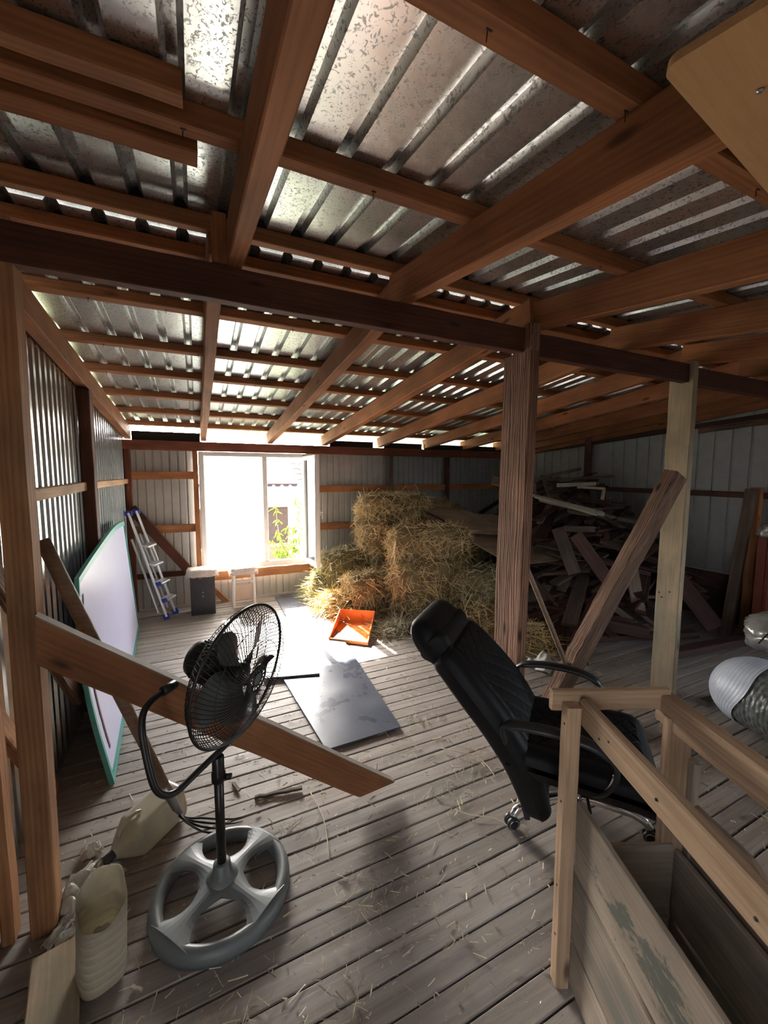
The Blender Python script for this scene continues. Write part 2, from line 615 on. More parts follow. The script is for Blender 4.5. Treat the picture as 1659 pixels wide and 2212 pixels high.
def plastic(name, col, tr=.5):
    m, nt, b, out = newmat(name)
    v = mapping(nt)
    c = ramp(nt, noise_n(nt, v, 7, 5), [(.3, tuple(x * .7 for x in col)), (.65, col)])
    nt.links.new(c, b.inputs['Base Color'])
    b.inputs['Roughness'].default_value = .28
    t = nt.nodes.new('ShaderNodeBsdfTranslucent')
    nt.links.new(c, t.inputs[0])
    mx = nt.nodes.new('ShaderNodeMixShader'); mx.inputs[0].default_value = tr
    nt.links.new(b.outputs[0], mx.inputs[1]); nt.links.new(t.outputs[0], mx.inputs[2])
    nt.links.new(mx.outputs[0], out.inputs[0])
    return m


M['jug'] = plastic('cloudy_jug_plastic', (.66, .62, .50), .35)
M['jug_cut'] = plastic('yellowed_jug_plastic', (.70, .64, .50), .35)
M['bag'] = simple('silvery_bag', (.50, .48, .46), .25, .35, .2, .5, 14)
M['filmwhite'] = simple('white_stretch_film', (.56, .60, .68), .28, 0, .12, .5, 30)


def quilt():
    m, nt, b, out = newmat('grey_quilted_fabric')
    v = mapping(nt, rnd=False)
    vo = nt.nodes.new('ShaderNodeTexVoronoi'); vo.inputs['Scale'].default_value = 26
    nt.links.new(v, vo.inputs['Vector'])
    c = ramp(nt, vo.outputs['Distance'], [(0, (.22, .235, .215)), (.6, (.11, .12, .11))])
    nt.links.new(c, b.inputs['Base Color'])
    b.inputs['Roughness'].default_value = .32
    bump(nt, b, vo.outputs['Distance'], .6, .01)
    b.inputs['Coat Weight'].default_value = .4
    return m


M['quilt'] = quilt()


def panelmat():
    m, nt, b, out = newmat('worn_laminate_panel')
    v = mapping(nt)
    f = noise_n(nt, v, 5, 6, .6, .2)
    c = ramp(nt, f, [(.3, (.045, .055, .085)), (.55, (.06, .072, .105)), (.78, (.10, .11, .14))])
    nt.links.new(c, b.inputs['Base Color'])
    nt.links.new(ramp(nt, f, [(.35, .25), (.7, .36)]), b.inputs['Roughness'])
    b.inputs['Specular IOR Level'].default_value = .9
    return m


M['panel'] = panelmat()

# ------------------------------------------------------------------ timber helper
X0 = Vector((1, 0, 0))


def frame_between(p0, p1, up=(0, 0, 1)):
    p0, p1 = Vector(p0), Vector(p1)
    x = (p1 - p0).normalized()
    u = Vector(up)
    if abs(x.dot(u)) > .98: u = Vector((0, 1, 0))
    y = u.cross(x).normalized()
    z = x.cross(y)
    return Matrix((x, y, z)).transposed().to_4x4(), p0, p1


def timber(name, p0, p1, w, h, mat, parent=None, up=(0, 0, 1), seg=8, wob=.0015, cut=(0, 0), twist=0, warp=0):
    """a sawn piece from p0 to p1 (centre line); w across, h along 'up'; cut slants the two ends"""
    Rm, a, b = frame_between(p0, p1, up)
    L = (b - a).length
    Mx = Matrix.Translation((a + b) / 2) @ Rm
    c = min(.004, w * .2, h * .2)
    sec = [(-w / 2 + c, -h / 2), (w / 2 - c, -h / 2), (w / 2, -h / 2 + c), (w / 2, h / 2 - c), (w / 2 - c, h / 2), (-w / 2 + c, h / 2), (-w / 2, h / 2 - c), (-w / 2, -h / 2 + c)]
    vs, fs = [], []
    rnd = random.Random(hash((round(a.x, 3), round(b.y, 3), round(a.z, 3), round(w, 3))) & 0xffff)
    for i in range(seg + 1):
        t = i / seg
        x = -L / 2 + L * t
        dx = cut[0] * (1 - t) ** 6 + cut[1] * t ** 6
        jy, jz = rnd.uniform(-wob, wob), rnd.uniform(-wob, wob) + warp * math.sin(PI * t)
        tw = twist * (t - .5)
        for (y, z) in sec:
            y2 = y * math.cos(tw) - z * math.sin(tw)
            z2 = y * math.sin(tw) + z * math.cos(tw)
            vs.append((x + (dx * z / h if i in (0, seg) else 0), y2 + jy, z2 + jz))
    for i in range(seg):
        for k in range(8):
            l = (k + 1) % 8
            fs.append((i * 8 + k, (i + 1) * 8 + k, (i + 1) * 8 + l, i * 8 + l))
    fs.append(tuple(range(8)))
    fs.append(tuple(seg * 8 + k for k in range(7, -1, -1)))
    mb = MB().add(vs, fs)
    return mb.build(name, M[mat] if isinstance(mat, str) else mat, parent, Mx)


def vpost(name, x0, x1, y0, y1, z0, z1, mat, parent=None, lean=(0, 0)):
    cx, cy = (x0 + x1) / 2, (y0 + y1) / 2
    return timber(name, (cx, cy, z0), (cx + lean[0], cy + lean[1], z1), x1 - x0, y1 - y0, mat, parent, up=(0, 1, 0), seg=12)


# ================================================================== FLOOR
floor = empty('floor', (0, 0, 0), kind='structure')
pitch = .0905
k0 = -22
yy = .899 + k0 * pitch
while yy < 5.36:
    rnd = random.Random(int(yy * 1000))
    js = sorted([rnd.uniform(-.2, 1.0) if rnd.random() < .0 else rnd.uniform(1.8, 4.6)])
    xs = [-1.5] + js + [5.2]
    gap = rnd.choice([.0035, .0045, .006, .0075])
    for a, b in zip(xs[:-1], xs[1:]):
        dz = rnd.uniform(-.0035, 0)
        mb = MB().bbox((-(b - a) / 2 + .002, -pitch / 2 + gap / 2, -.028), ((b - a) / 2 - .002, pitch / 2 - gap / 2, 0), .003)
        mb.build('plank', M['floor'], floor, Matrix.Translation(((a + b) / 2, yy + pitch / 2, dz)) @ Matrix.Rotation(rnd.uniform(-.0006, .0006), 4, 'Z'))
    yy += pitch
MB().box((-1.6, -1.5, -.12), (5.3, 5.4, -.0315)).build('subfloor_light_stop', M['under'], floor)  # dark box added so no light leaks up through the board gaps

# ================================================================== RIBBED SHEETS
def rib_profile(width, pitch, bw, tw, h, start=0.0):
    """points (x, z) of a trapezoid sheet; h>0 ribs raised"""
    pts = [(0, 0)]
    x = start + pitch / 2
    while x + bw / 2 < width:
        pts += [(x - bw / 2, 0), (x - tw / 2, h), (x + tw / 2, h), (x + bw / 2, 0)]
        x += pitch
    pts.append((width, 0))
    return pts


def sheet(name, prof, length, mat, parent, Mx, nseg=1, sag=None):
    vs, fs = [], []
    n = len(prof)
    for j in range(nseg + 1):
        y = length * j / nseg
        for (x, z) in prof:
            vs.append((x, y, z))
    for j in range(nseg):
        for i in range(n - 1):
            fs.append((j * n + i, j * n + i + 1, (j + 1) * n + i + 1, (j + 1) * n + i))
    o = MB().add(vs, fs).build(name, mat, parent, Mx)
    md = o.modifiers.new('thick', 'SOLIDIFY')
    md.thickness = .0012
    return o


ceiling = empty('ceiling', (0, 0, 0), kind='structure')
KF, KR = .1425, -.0977
Y0 = 1.62
def zf(y): return 2.295 + KF * (y - Y0)
def zr(y): return 2.316 + KR * (y - Y0)
RD = .135   # rafter depth
PH = .048   # purlin height
RIDGE = 1.79
SP = .1345
# roof sheets, front slope (behind the camera up to the ridge) and rear slope (ridge to eaves)
shw = SP * 8
x = -1.02
i = 0
while x < 5.25:
    prof = rib_profile(shw + .03, SP, .046, .022, .022)
    dz = .0015 * (i % 2)
    ang = math.atan(KF)
    y_lo = -1.35
    Lf = (RIDGE - .01 - y_lo) / math.cos(ang)
    sheet('metal_sheet', prof, Lf, M['galv'], ceiling, Matrix.Translation((x, y_lo, zf(y_lo) + RD + PH + .002 + dz)) @ Matrix.Rotation(ang, 4, 'X'))
    ang = math.atan(KR)
    Lr = ((5.46 if i == 0 else 6.02) - RIDGE - .02) / math.cos(ang)
    sheet('metal_sheet', prof, Lr, M['galv'], ceiling, Matrix.Translation((x, RIDGE + .02, zr(RIDGE + .02) + RD + PH + .002 + dz)) @ Matrix.Rotation(ang, 4, 'X'))
    x += shw
    i += 1
# ridge cap
MB().slab(lambda u, v: (-1.0 + 6.3 * u, RIDGE + (v - .5) * .40, zf(RIDGE) + RD + PH + .0275 - (.0285 if v < .5 else .0195) * abs(v - .5) * 2), 2, 3, .0015).build('ridge_cap', M['galv'], ceiling)
for yy_, zz_ in ((RIDGE - .12, zf(RIDGE - .12)), (RIDGE + .12, zr(RIDGE + .12))):
    MB().box((-1.0, yy_ - .02, zz_ + RD + PH + .001), (5.28, yy_ + .02, zz_ + RD + PH + .030)).build('ridge_light_stop', M['tar'], ceiling)  # strips added to stop daylight leaking in under the cap

# rafters
RX_F = [-.60, .155, .845, 1.615, 2.335, 3.07, 3.82, 4.56]
for xx in RX_F:
    w = .052
    timber('rafter', (xx, -1.3, zf(-1.3) + RD / 2), (xx, 1.70, zf(1.70) + RD / 2), w, RD, 'rafter', ceiling, seg=10)
RX_R = [-.67, .10, .875, 1.60, 2.42, 3.18, 3.87, 4.53, 5.06]
for n_, xx in enumerate(RX_R):
    w = [.065, .06, .07, .075, .065, .06, .06, .06, .06][n_]
    timber('rafter', (xx, 1.60, zr(1.60) + RD / 2), (xx, 5.33, zr(5.33) + RD / 2), w, RD, 'rafter', ceiling, seg=12, wob=.003)
timber('rafter', (5.06, -1.3, zf(-1.3) + RD / 2), (5.06, 1.60, zf(1.6) + RD / 2), .06, RD, 'rafter', ceiling)
# purlins
def purlin(slope, y, xa, xb, w=.055, mat='rafter', h=PH, drop=0):
    z = slope(y) + RD + h / 2 - drop
    k = KF if slope is zf else KR
    return timber('purlin', (xa, y, z), (xb, y, z), w, h, mat, ceiling, up=(0, -k, 1), seg=10, wob=.001)
for y in (-1.1, -.5, .04, .585, 1.12, 1.68):
    purlin(zf, y, -.80, 5.28, .058)
for y in (1.885, 2.36, 2.925, 3.445, 4.03, 4.61, 5.20):
    purlin(zr, y, -.80, 5.28, .058)
# doubled offcuts on the left, as in the photograph
purlin(zf, 1.02, -.80, .005, .05, drop=.004)
purlin(zf, 1.215, -.80, .035, .075, drop=.01)
purlin(zf, 1.60, -.56, .09, .04, drop=.03)
timber('block', (.105, 1.60, zf(1.6) + .0), (.105, 1.60, zf(1.6) + RD + .03), .05, .05, 'rafter', ceiling, up=(0, 1, 0), seg=2)
# nail tips sticking out of the purlins
nb = MB()
rn = random.Random(3)
for sl, ys in ((zf, (.585, 1.12)), (zr, (2.36, 2.925, 3.445))):
    for y in ys:
        for q in range(9):
            xx = -.5 + q * .47 + rn.uniform(-.1, .1)
            z = sl(y) + RD
            nb.tube([(xx, y + .005, z + .01), (xx + rn.uniform(-.003, .003), y + .005, z - .018)], .0012, 4)
            nb.box((xx - .006, y, z - .002), (xx + .006, y + .003, z))
tag(nb.build('nail', M['nail'], ceiling), kind='stuff')

# plywood hatch panel under the front slope, near the camera
def hatch():
    e = empty('hatch_panel', (.60, .385, zf(.385)), label='orange-brown plywood panel with a rounded corner screwed under the rafters', cat='panel')
    ang = math.atan(KF)
    Mx = Matrix.Translation((.60, .385, zf(.385) - .008)) @ Matrix.Rotation(ang, 4, 'X') @ Matrix.Rotation(R(8), 4, 'Z')
    poly = [(1.15, 0), (1.15, -1.3), (0, -1.3)]
    r = .022
    for k in range(7):
        q = PI - k * PI / 12
        poly.append((r + r * math.cos(q), -r + r * math.sin(q)))
    MB().prism(poly[::-1], -.006, .006).build('board', M['plywood'], e, Mx)
    for (px_, py_) in ((.14, -.07), (.52, -.05), (.9, -.05), (.12, -.6)):
        MB().lathe([(.0005, -.010), (.004, -.009), (.005, -.006)], 10).build('screw', M['steel'], e, Mx @ Matrix.Translation((px_, py_, 0)))
hatch()

# ================================================================== RIDGE BEAM AND POSTS
g = empty('ridge_beam', (2.3, 1.605, 2.17), label='dark red-brown ridge beam running across the posts under the roof', cat='beam')
timber('beam_length', (-.52, 1.605, 2.228), (1.52, 1.605, 2.228), .05, .118, 'beam_dark', g, seg=14)
timber('beam_length', (1.55, 1.63, 2.228), (3.02, 1.63, 2.228), .05, .118, 'beam_dark', g, seg=12)
timber('beam_length', (3.03, 1.65, 2.225), (5.06, 1.65, 2.225), .05, .118, 'beam_dark', g, seg=12)

pL = empty('timber_post', (-.52, 1.63, 0), label='orange-brown doubled timber post at the left edge with the slanting beam nailed to it', cat='post')
vpost('post_member', -.556, -.484, 1.585, 1.66, 0, 2.30, 'post_left', pL, (.02, 0))
vpost('post_member', -.635, -.60, 1.60, 1.66, 0, 2.28, 'post_left', pL, (.0, 0))
pC = empty('timber_post', (1.52, 1.63, 0), label='red-brown centre post with strong wavy grain, in front of the hay', cat='post')
vpost('post_member', 1.485, 1.545, 1.533, 1.725, 0, 2.17, 'post_red', pC, (.03, 0))
vpost('post_member', 1.515, 1.575, 1.533, 1.66, 2.168, 2.30, 'post_red', pC, (.005, 0))
pR = empty('timber_post', (3.0, 1.65, 0), label='pale tan square post on the right, carrying the dark slanting brace', cat='post')
vpost('post_member', 2.98, 3.03, 1.575, 1.728, 0, 2.30, 'post_tan', pR, (0, 0))
for zz, dy in ((.62, .05), (.64, -.02), (.59, .03), (1.37, .01)):
    MB().lathe([(.006, -.0008), (.0055, .0008)], 10).build('nail_hole', M['nail'], pR, Matrix.Translation((2.9785, 1.655 + dy, zz + .1)) @ Matrix.Rotation(PI / 2, 4, 'Y'))

b = timber('diagonal_beam', (-.47, 1.575, 1.035), (.735, 1.665, .045), .05, .125, 'beam_orange', None, seg=14, cut=(-.10, .154))
tag(b, 'thick orange-brown beam slanting from the left post down to the floor', 'beam')
b = timber('diagonal_brace', (2.115, 1.86, .0), (2.86, 1.58, 1.56), .13, .085, 'rough', None, up=(0, 1, 0), seg=30, wob=.003)
tag(b, 'dark rough-hewn brace slanting up to the pale right-hand post', 'brace')

# ================================================================== WALLS
wl = empty('wall_left', (-.72, 2, 0), kind='structure')
LP = .086
def vsheet(parent, mat, xa, ya, xb, yb, z0, z1, pitch_, bw, tw, h, side=1, top=None):
    """vertical ribbed sheet from (xa,ya) to (xb,yb); top: z at the far end if sloped"""
    d = Vector((xb - xa, yb - ya, 0)); L = d.length; d.normalize()
    nrm = Vector((-d.y, d.x, 0)) * side
    prof = rib_profile(L, pitch_, bw, tw, h)
    vs, fs = [], []
    n = len(prof)
    for lev in (0, 1):
        for (s, hh) in prof:
            zt = z0 if lev == 0 else (z1 + ((top - z1) * s / L if top is not None else 0))
            p = Vector((xa, ya, 0)) + d * s + nrm * hh
            vs.append((p.x, p.y, zt))
    for k in range(n - 1):
        fs.append((k, k + 1, n + k + 1, n + k))
    o = MB().add(vs, fs).build('metal_sheet', M[mat], parent, Matrix.Identity(4))
    md = o.modifiers.new('thick', 'SOLIDIFY'); md.thickness = .001
    return o

ys = [-.62, -.1, .45, 1.06, 1.86, 2.89, 3.92, 5.30]  # sheets stop short behind the camera, an unseen gap set for daylight
for a, b_ in zip(ys[:-1], ys[1:]):
    za = (zf(a) if a < Y0 else zr(a)) + .10
    zb = (zf(b_) if b_ < Y0 else zr(b_)) + .10
    if b_ == 5.30: zb = 1.99
    vsheet(wl, 'galv_wall', -.74, a, -.74, b_, -.1, za, LP, .060, .030, .034, -1, zb)
timber('rail', (-.69, 1.62, 1.44), (-.69, 3.34, 1.475), .035, .058, 'rail_pale', wl, seg=8)
timber('rail', (-.69, 3.44, 1.475), (-.69, 5.18, 1.485), .035, .052, 'rail_pale', wl, seg=8)
vpost('stud', -.70, -.63, 3.34, 3.43, 0, 2.13, 'beam_dark', wl)
timber('stud', (-.69, 1.66, .9), (-.69, 2.35, .0), .04, .07, 'post_left', wl, up=(0, 0, 1))
timber('brace', (-.665, 1.70, 1.36), (-.60, 2.5, .38), .035, .07, 'rough', wl, seg=10)
timber('rail', (-.69, -1.2, .55), (-.69, 1.56, .55), .035, .07, 'rail_pale', wl, seg=6)
timber('rail', (-.69, -1.2, 1.0), (-.69, 1.56, 1.0), .035, .07, 'rail_pale', wl, seg=6)
# low boards left of the doubled post
for k, (xa, xb) in enumerate(((-.70, -.645), (-.86, -.705))):
    timber('plank', ((xa + xb) / 2, 1.60, 0), ((xa + xb) / 2, 1.60, .72), xb - xa - .004, .03, 'rail', wl, up=(0, 1, 0), seg=4)

wb_ = empty('wall_back', (2, 5.3, 0), kind='structure')
def bsheet(xa, xb, z0, z1, mat='wall_grey'):
    vsheet(wb_, mat, xa, 5.295, xb, 5.295, z0, z1, .085, .022, .010, .012, 1)
for a, b_ in ((-.735, .02),): bsheet(a, b_, -.1, 1.93)
bsheet(.02, 1.36, -.1, .35)
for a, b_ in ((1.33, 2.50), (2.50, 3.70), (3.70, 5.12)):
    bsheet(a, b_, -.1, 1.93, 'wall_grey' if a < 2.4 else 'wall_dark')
timber('plate', (-.72, 5.235, 1.886), (5.12, 5.235, 1.886), .10, .105, 'plate', wb_, seg=16)
timber('stud', (-.675, 5.22, 0), (-.675, 5.22, 1.83), .06, .07, 'plate', wb_, up=(0, 1, 0))
timber('stud', (.003, 5.215, 0.28), (.003, 5.215, 1.83), .055, .08, 'rail', wb_, up=(0, 1, 0))
timber('stud', (1.395, 5.215, 0), (1.395, 5.215, .30), .045, .08, 'rail', wb_, up=(0, 1, 0))
timber('stud', (2.55, 5.20, 1.0), (2.55, 5.20, 1.83), .065, .03, 'lumber', wb_, up=(0, 1, 0))
timber('stud', (3.52, 5.22, 0), (3.52, 5.22, 1.83), .07, .05, 'lumber_red', wb_, up=(0, 1, 0))
timber('rail', (-.645, 5.235, 1.55), (-.025, 5.235, 1.55), .045, .088, 'rail', wb_)
timber('rail', (-.645, 5.235, .930), (-.025, 5.235, .930), .045, .090, 'rail', wb_)
timber('rail', (-.645, 5.245, .395), (.02, 5.245, .395), .03, .06, 'beam_dark', wb_)
timber('rail', (1.35, 5.235, 1.372), (5.1, 5.235, 1.372), .045, .092, 'rail', wb_, seg=14, wob=.003)
timber('rail', (1.35, 5.235, .862), (5.1, 5.235, .862), .045, .094, 'rail', wb_, seg=14, wob=.003)
timber('sill_beam', (.03, 5.21, .335), (1.44, 5.21, .325), .08, .105, 'rail', wb_, seg=14, wob=.004)
timber('brace', (-.66, 5.17, 1.19), (-.06, 5.17, .36), .04, .10, 'beam_dark', wb_, seg=8)
timber('brace', (.12, 5.18, .20), (.29, 5.18, 0.0), .035, .06, 'rail', wb_)
for a, b_ in ((-.63, .065), (1.66, 2.30), (2.47, 3.10), (3.14, 5.0)):
    MB().bbox((a, 5.27, 1.94), (b_, 5.285, 2.045 if a < 0 else 2.02), .002).build('infill_board', M['tar'], wb_, Matrix.Identity(4))

wr = empty('wall_right', (5.1, 3, 0), kind='structure')
ys = [-.3, .72, 1.74, 2.76, 3.78, 5.30]
for a, b_ in zip(ys[:-1], ys[1:]):
    za = (zf(a) if a < Y0 else zr(a)) + .06
    zb = (zf(b_) if b_ < Y0 else zr(b_)) + .06
    vsheet(wr, 'wall_dark', 5.135, a, 5.135, b_, -.1, za, .16, .028, .012, -.012, 1, zb)
for zz in (.08, .25, .42):
    timber('plank', (5.112, -.3, zz), (5.112, 5.24, zz), .018, .168, 'lumber_red', wr, seg=4)
MB().box((5.095, -.3, .507), (5.12, 5.24, .513)).build('flashing', M['alu'], wr, Matrix.Identity(4))
timber('rail', (5.09, 1.0, 1.345), (5.09, 5.25, 1.385), .03, .06, 'lumber_red', wr)
timber('rail', (5.09, 1.6, 2.165), (5.09, 5.25, 1.93), .035, .05, 'lumber_red', wr, wob=.004)
timber('rail', (5.06, 1.4, 2.12), (5.08, 2.6, 2.05), .03, .06, 'rough', wr, wob=.006)
vpost('stud', 5.05, 5.10, 3.93, 4.02, 0, 2.12, 'lumber_red', wr)
vpost('stud', 4.98, 5.05, 1.98, 2.06, 0, 1.44, 'rail', wr)
timber('plate', (5.09, -.9, zf(-.9) - .02), (5.09, 1.6, zf(1.6) - .02), .05, .09, 'beam_dark', wr)
timber('plate', (5.09, 1.6, zr(1.6) - .02), (5.09, 5.25, zr(5.25) - .02), .05, .09, 'rafter', wr)

# ================================================================== WINDOW
win = empty('window_1', (.66, 5.22, .43), kind='structure')
def bar(a, b, nm='frame_bar', mat='pvc', par=None):
    return MB().bbox(a, b, .006).build(nm, M[mat], par or win, Matrix.Identity(4))
YA, YB = 5.185, 5.245
bar((.035, YA, .395), (.095, YB, 1.828))
bar((1.265, YA, .395), (1.32, YB, 1.828))
bar((.095, YA, 1.775), (1.265, YB, 1.828))
bar((.095, YA, .395), (1.265, YB, .462))
bar((.755, YA, .462), (.815, YB, 1.775))
MB().box((.095, 5.213, .462), (.755, 5.219, 1.775)).build('glass_pane', M['glass_dusty'], win, Matrix.Identity(4))
# open sash, swung into the room on its right-hand hinges
Ms = Matrix.Translation((1.285, 5.175, 0)) @ Matrix.Rotation(R(-86), 4, 'Z')
sash = MB()
for a, b_ in (((0, -.03, .42), (.055, .03, 1.80)), ((.43, -.03, .42), (.485, .03, 1.80)), ((.055, -.03, .42), (.43, .03, .478)), ((.055, -.03, 1.742), (.43, .03, 1.80))):
    sash.bbox(a, b_, .008)
so = sash.build('open_sash', M['pvc'], win, Ms)
MB().box((.055, -.004, .478), (.43, .004, 1.742)).build('sash_pane', M['glass'], so, Ms)
hd = MB().bbox((.445, .03, 1.06), (.472, .045, 1.13), .004)
hd.tube([(.458, .045, 1.10), (.458, .065, 1.10), (.458, .068, 1.02)], .007, 8)
hd.build('window_handle', M['pvc'], so, Ms)
MB().bbox((.46, -.034, .5), (.482, -.03, 1.7), .001).build('lock_strip', M['steel'], so, Ms)

# ================================================================== LIFE OUTSIDE
gr = MB().box((-40, 5.6, -2.9), (60, 90, -2.8)).build('ground', M['soil'], None)
tag(gr, kind='structure')

# front wall, unseen, added to cut light from behind; left-wall gap sized for daylight
wf = empty('wall_front_unseen', (2, -1.3, 0), kind='structure')
for a, b_ in ((-.735, 1.0), (1.0, 2.4), (2.4, 3.8), (3.8, 5.13)):
    vsheet(wf, 'wall_dark', a, -1.3, b_, -1.3, -.1, zf(-1.3) + .15, .16, .028, .012, .012, 1)
for xx in (-.70, .9):
    timber('stud', (xx, -1.26, 0), (xx, -1.26, zf(-1.26)), .06, .08, 'rafter', wf, up=(0, 1, 0))

# ================================================================== HAY
def straw_mesh(seeds, name, mat, parent=None, kind='stuff', M_=None):
    """seeds: (point, direction, length, width, bend)"""
    vs, fs = [], []
    for (p, d, L, w, bd) in seeds:
        d = Vector(d).normalized()
        s = d.cross(Vector((random.uniform(-1, 1), random.uniform(-1, 1), random.uniform(-1, 1))))
        if s.length < 1e-4: s = Vector((1, 0, 0))
        s.normalize()
        p = Vector(p)
        q = p + d * L * .5 + Vector(bd) * L * .5
        e = p + d * L + Vector(bd) * L * 1.1
        k = len(vs)
        for c in (p, q, e):
            vs.append(tuple(c - s * w / 2)); vs.append(tuple(c + s * w / 2))
        fs += [(k, k + 1, k + 3, k + 2), (k + 2, k + 3, k + 5, k + 4)]
    me = bpy.data.meshes.new(name)
    me.from_pydata(vs, [], fs)
    me.materials.append(M[mat])
    o = link(name, me, M_ if M_ is not None else (WM[parent.name] if parent is not None else Matrix.Identity(4)), parent)
    if kind: o['kind'] = kind
    return o


def bale(name, c, size, rz, label, mat='straw', n=1500, group='hay bales heaped against the back wall', tilt=0.0, dens=1.0, ln=.13, loose=.02, cat='hay bale'):
    """c: centre of the foot; a noisy block of pressed hay with straws lying on and sticking out of it"""
    sx, sy, sz = size
    e = empty(name, c, rz, label=label, cat=cat, group=group)
    Mx = WM[e.name] @ Matrix.Rotation(tilt, 4, 'Y')
    off = Vector((c[0] * 3.1, c[1] * 2.3, c[2] * 1.7))

    def surf(d):
        # rounded block in direction d
        k = (abs(d.x) ** 5 + abs(d.y) ** 5 + abs(d.z) ** 5) ** (-1 / 5)
        q = Vector((d.x * k * sx / 2, d.y * k * sy / 2, d.z * k * sz / 2))
        f = 1 + .16 * noise.noise(q * 4.5 + off) + .10 * noise.noise(q * 13 + off)
        q = q * f
        q.z = max(q.z + sz / 2, 0.0)
        return q
    nu, nv = 34, 18
    mb = MB().grid(lambda u, v: surf(Vector((math.cos(2 * PI * u) * math.sin(PI * v + 1e-4), math.sin(2 * PI * u) * math.sin(PI * v + 1e-4), -math.cos(PI * v)))), nu, nv, closed_u=True)
    mb.build('pressed_hay', M['hay_core'], e, Mx)
    rn = random.Random(int(abs(c[0] * 100 + c[1] * 1000 + c[2] * 77)))
    seeds = []
    for i in range(int(n * dens)):
        z = rn.uniform(-.9, 1); a = rn.uniform(0, 2 * PI); rr = math.sqrt(1 - z * z)
        d = Vector((math.cos(a) * rr, math.sin(a) * rr, z))
        p = surf(d) * 1.0
        nrm = d
        t = Vector((rn.uniform(-1, 1), rn.uniform(-1, 1), rn.uniform(-1, .7)))
        t = (t - nrm * t.dot(nrm) * .8).normalized()
        out = rn.random() ** 3
        dd = (t + nrm * (.12 + out * .7)).normalized()
        seeds.append((p - dd * .02, dd, ln * rn.uniform(.45, 1.25), rn.uniform(.003, .0075), (rn.uniform(-.3, .3), rn.uniform(-.3, .3), rn.uniform(-.45, .15))))
    straw_mesh(seeds, 'straw', mat, e, M_=Mx)
    return e


G = 'hay bales heaped against the back wall'
bale('hay_bale', (1.72, 4.80, 0), (.68, .50, .60), .1, 'dark greenish hay bale against the wall right of the window', 'straw_green', 1500)
bale('hay_bale', (2.28, 4.62, .30), (.66, .50, .42), .0, 'hay bale low in the tall back stack, mostly hidden by others', 'straw_green', 1000)
bale('hay_bale', (2.22, 4.55, .62), (.78, .48, .42), .05, 'golden hay bale second from the top of the tall back stack', 'straw', 1900)
bale('hay_bale', (2.30, 4.62, .97), (.85, .50, .34), -.08, 'topmost hay bale of the tall back stack', 'straw', 2000)
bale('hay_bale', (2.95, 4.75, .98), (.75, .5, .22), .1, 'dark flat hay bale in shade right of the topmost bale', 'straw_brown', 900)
bale('hay_bale', (2.42, 3.92, .58), (.86, .46, .40), -.25, 'big golden hay bale with a greenish top, next to the plywood sheets', 'straw', 2400)
bale('hay_bale', (2.27, 3.84, 0), (.66, .46, .64), -.2, 'tall golden hay bale standing under the big golden bale', 'straw', 2200)
bale('hay_bale', (2.78, 3.58, .0), (.60, .46, .52), -.3, 'pale green hay bale beside the red-brown centre post', 'straw_green', 2200)
bale('hay_bale', (1.70, 4.17, 0), (.42, .40, .44), .1, 'small tan hay bale in front of the dark greenish one', 'straw', 1500)
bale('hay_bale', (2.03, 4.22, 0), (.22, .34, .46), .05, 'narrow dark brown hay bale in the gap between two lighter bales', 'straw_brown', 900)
bale('hay_bale', (2.55, 3.12, 0), (.62, .42, .20), -.2, 'low loose hay heap beside the foot of the centre post', 'straw', 1500, cat='hay heap', ln=.16)
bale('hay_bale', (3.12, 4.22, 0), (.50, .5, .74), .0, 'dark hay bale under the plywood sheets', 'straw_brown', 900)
# loose heaps on the floor
def heap(c, rx, ry, h, n, mat, label, ln=.14, grp=None):
    e = empty('hay_heap', c, label=label, cat='hay heap', group=grp)
    off = Vector(c) * 2

    def f(u, v):
        a = 2 * PI * u; r = v
        k = 1 + .25 * noise.noise(Vector((math.cos(a) * 1.5, math.sin(a) * 1.5, 0)) + off)
        return Vector((math.cos(a) * rx * r * k, math.sin(a) * ry * r * k, h * (1 - r ** 1.6) * (1 + .3 * noise.noise(Vector((r * 3 * math.cos(a), r * 3 * math.sin(a), 1)) + off)) + .001))
    MB().grid(f, 24, 9, closed_u=True).build('matted_hay', M['hay_core'], e)
    rn = random.Random(int(c[0] * 999))
    sd_ = []
    for i in range(n):
        u, v = rn.random(), rn.random() ** .6 * 1.12
        p = f(u, v); p.z = max(p.z, .002)
        d = Vector((rn.uniform(-1, 1), rn.uniform(-1, 1), rn.uniform(-.05, .55)))
        sd_.append((p, d, ln * rn.uniform(.4, 1.3), rn.uniform(.003, .006), (rn.uniform(-.4, .4), rn.uniform(-.4, .4), -.22)))
    straw_mesh(sd_, 'straw', mat, e)
heap((1.40, 4.28, 0), .26, .34, .24, 2000, 'straw', 'bright sunlit heap of loose straw by the edge of the sun patch')
heap((1.32, 4.72, 0), .18, .22, .34, 1300, 'straw_green', 'ragged straw heap at the wall below the open sash')
heap((1.80, 3.50, 0), .30, .20, .07, 1300, 'straw_floor', 'thin scattered straw between the orange tray and the black basin', .16)
heap((2.02, 3.72, 0), .42, .22, .05, 900, 'straw_brown', 'brown hay litter at the foot of the tall golden bale', .14)
heap((2.75, 2.72, 0), .32, .25, .16, 1300, 'straw', 'hay heap in the shade behind the centre post', .15)

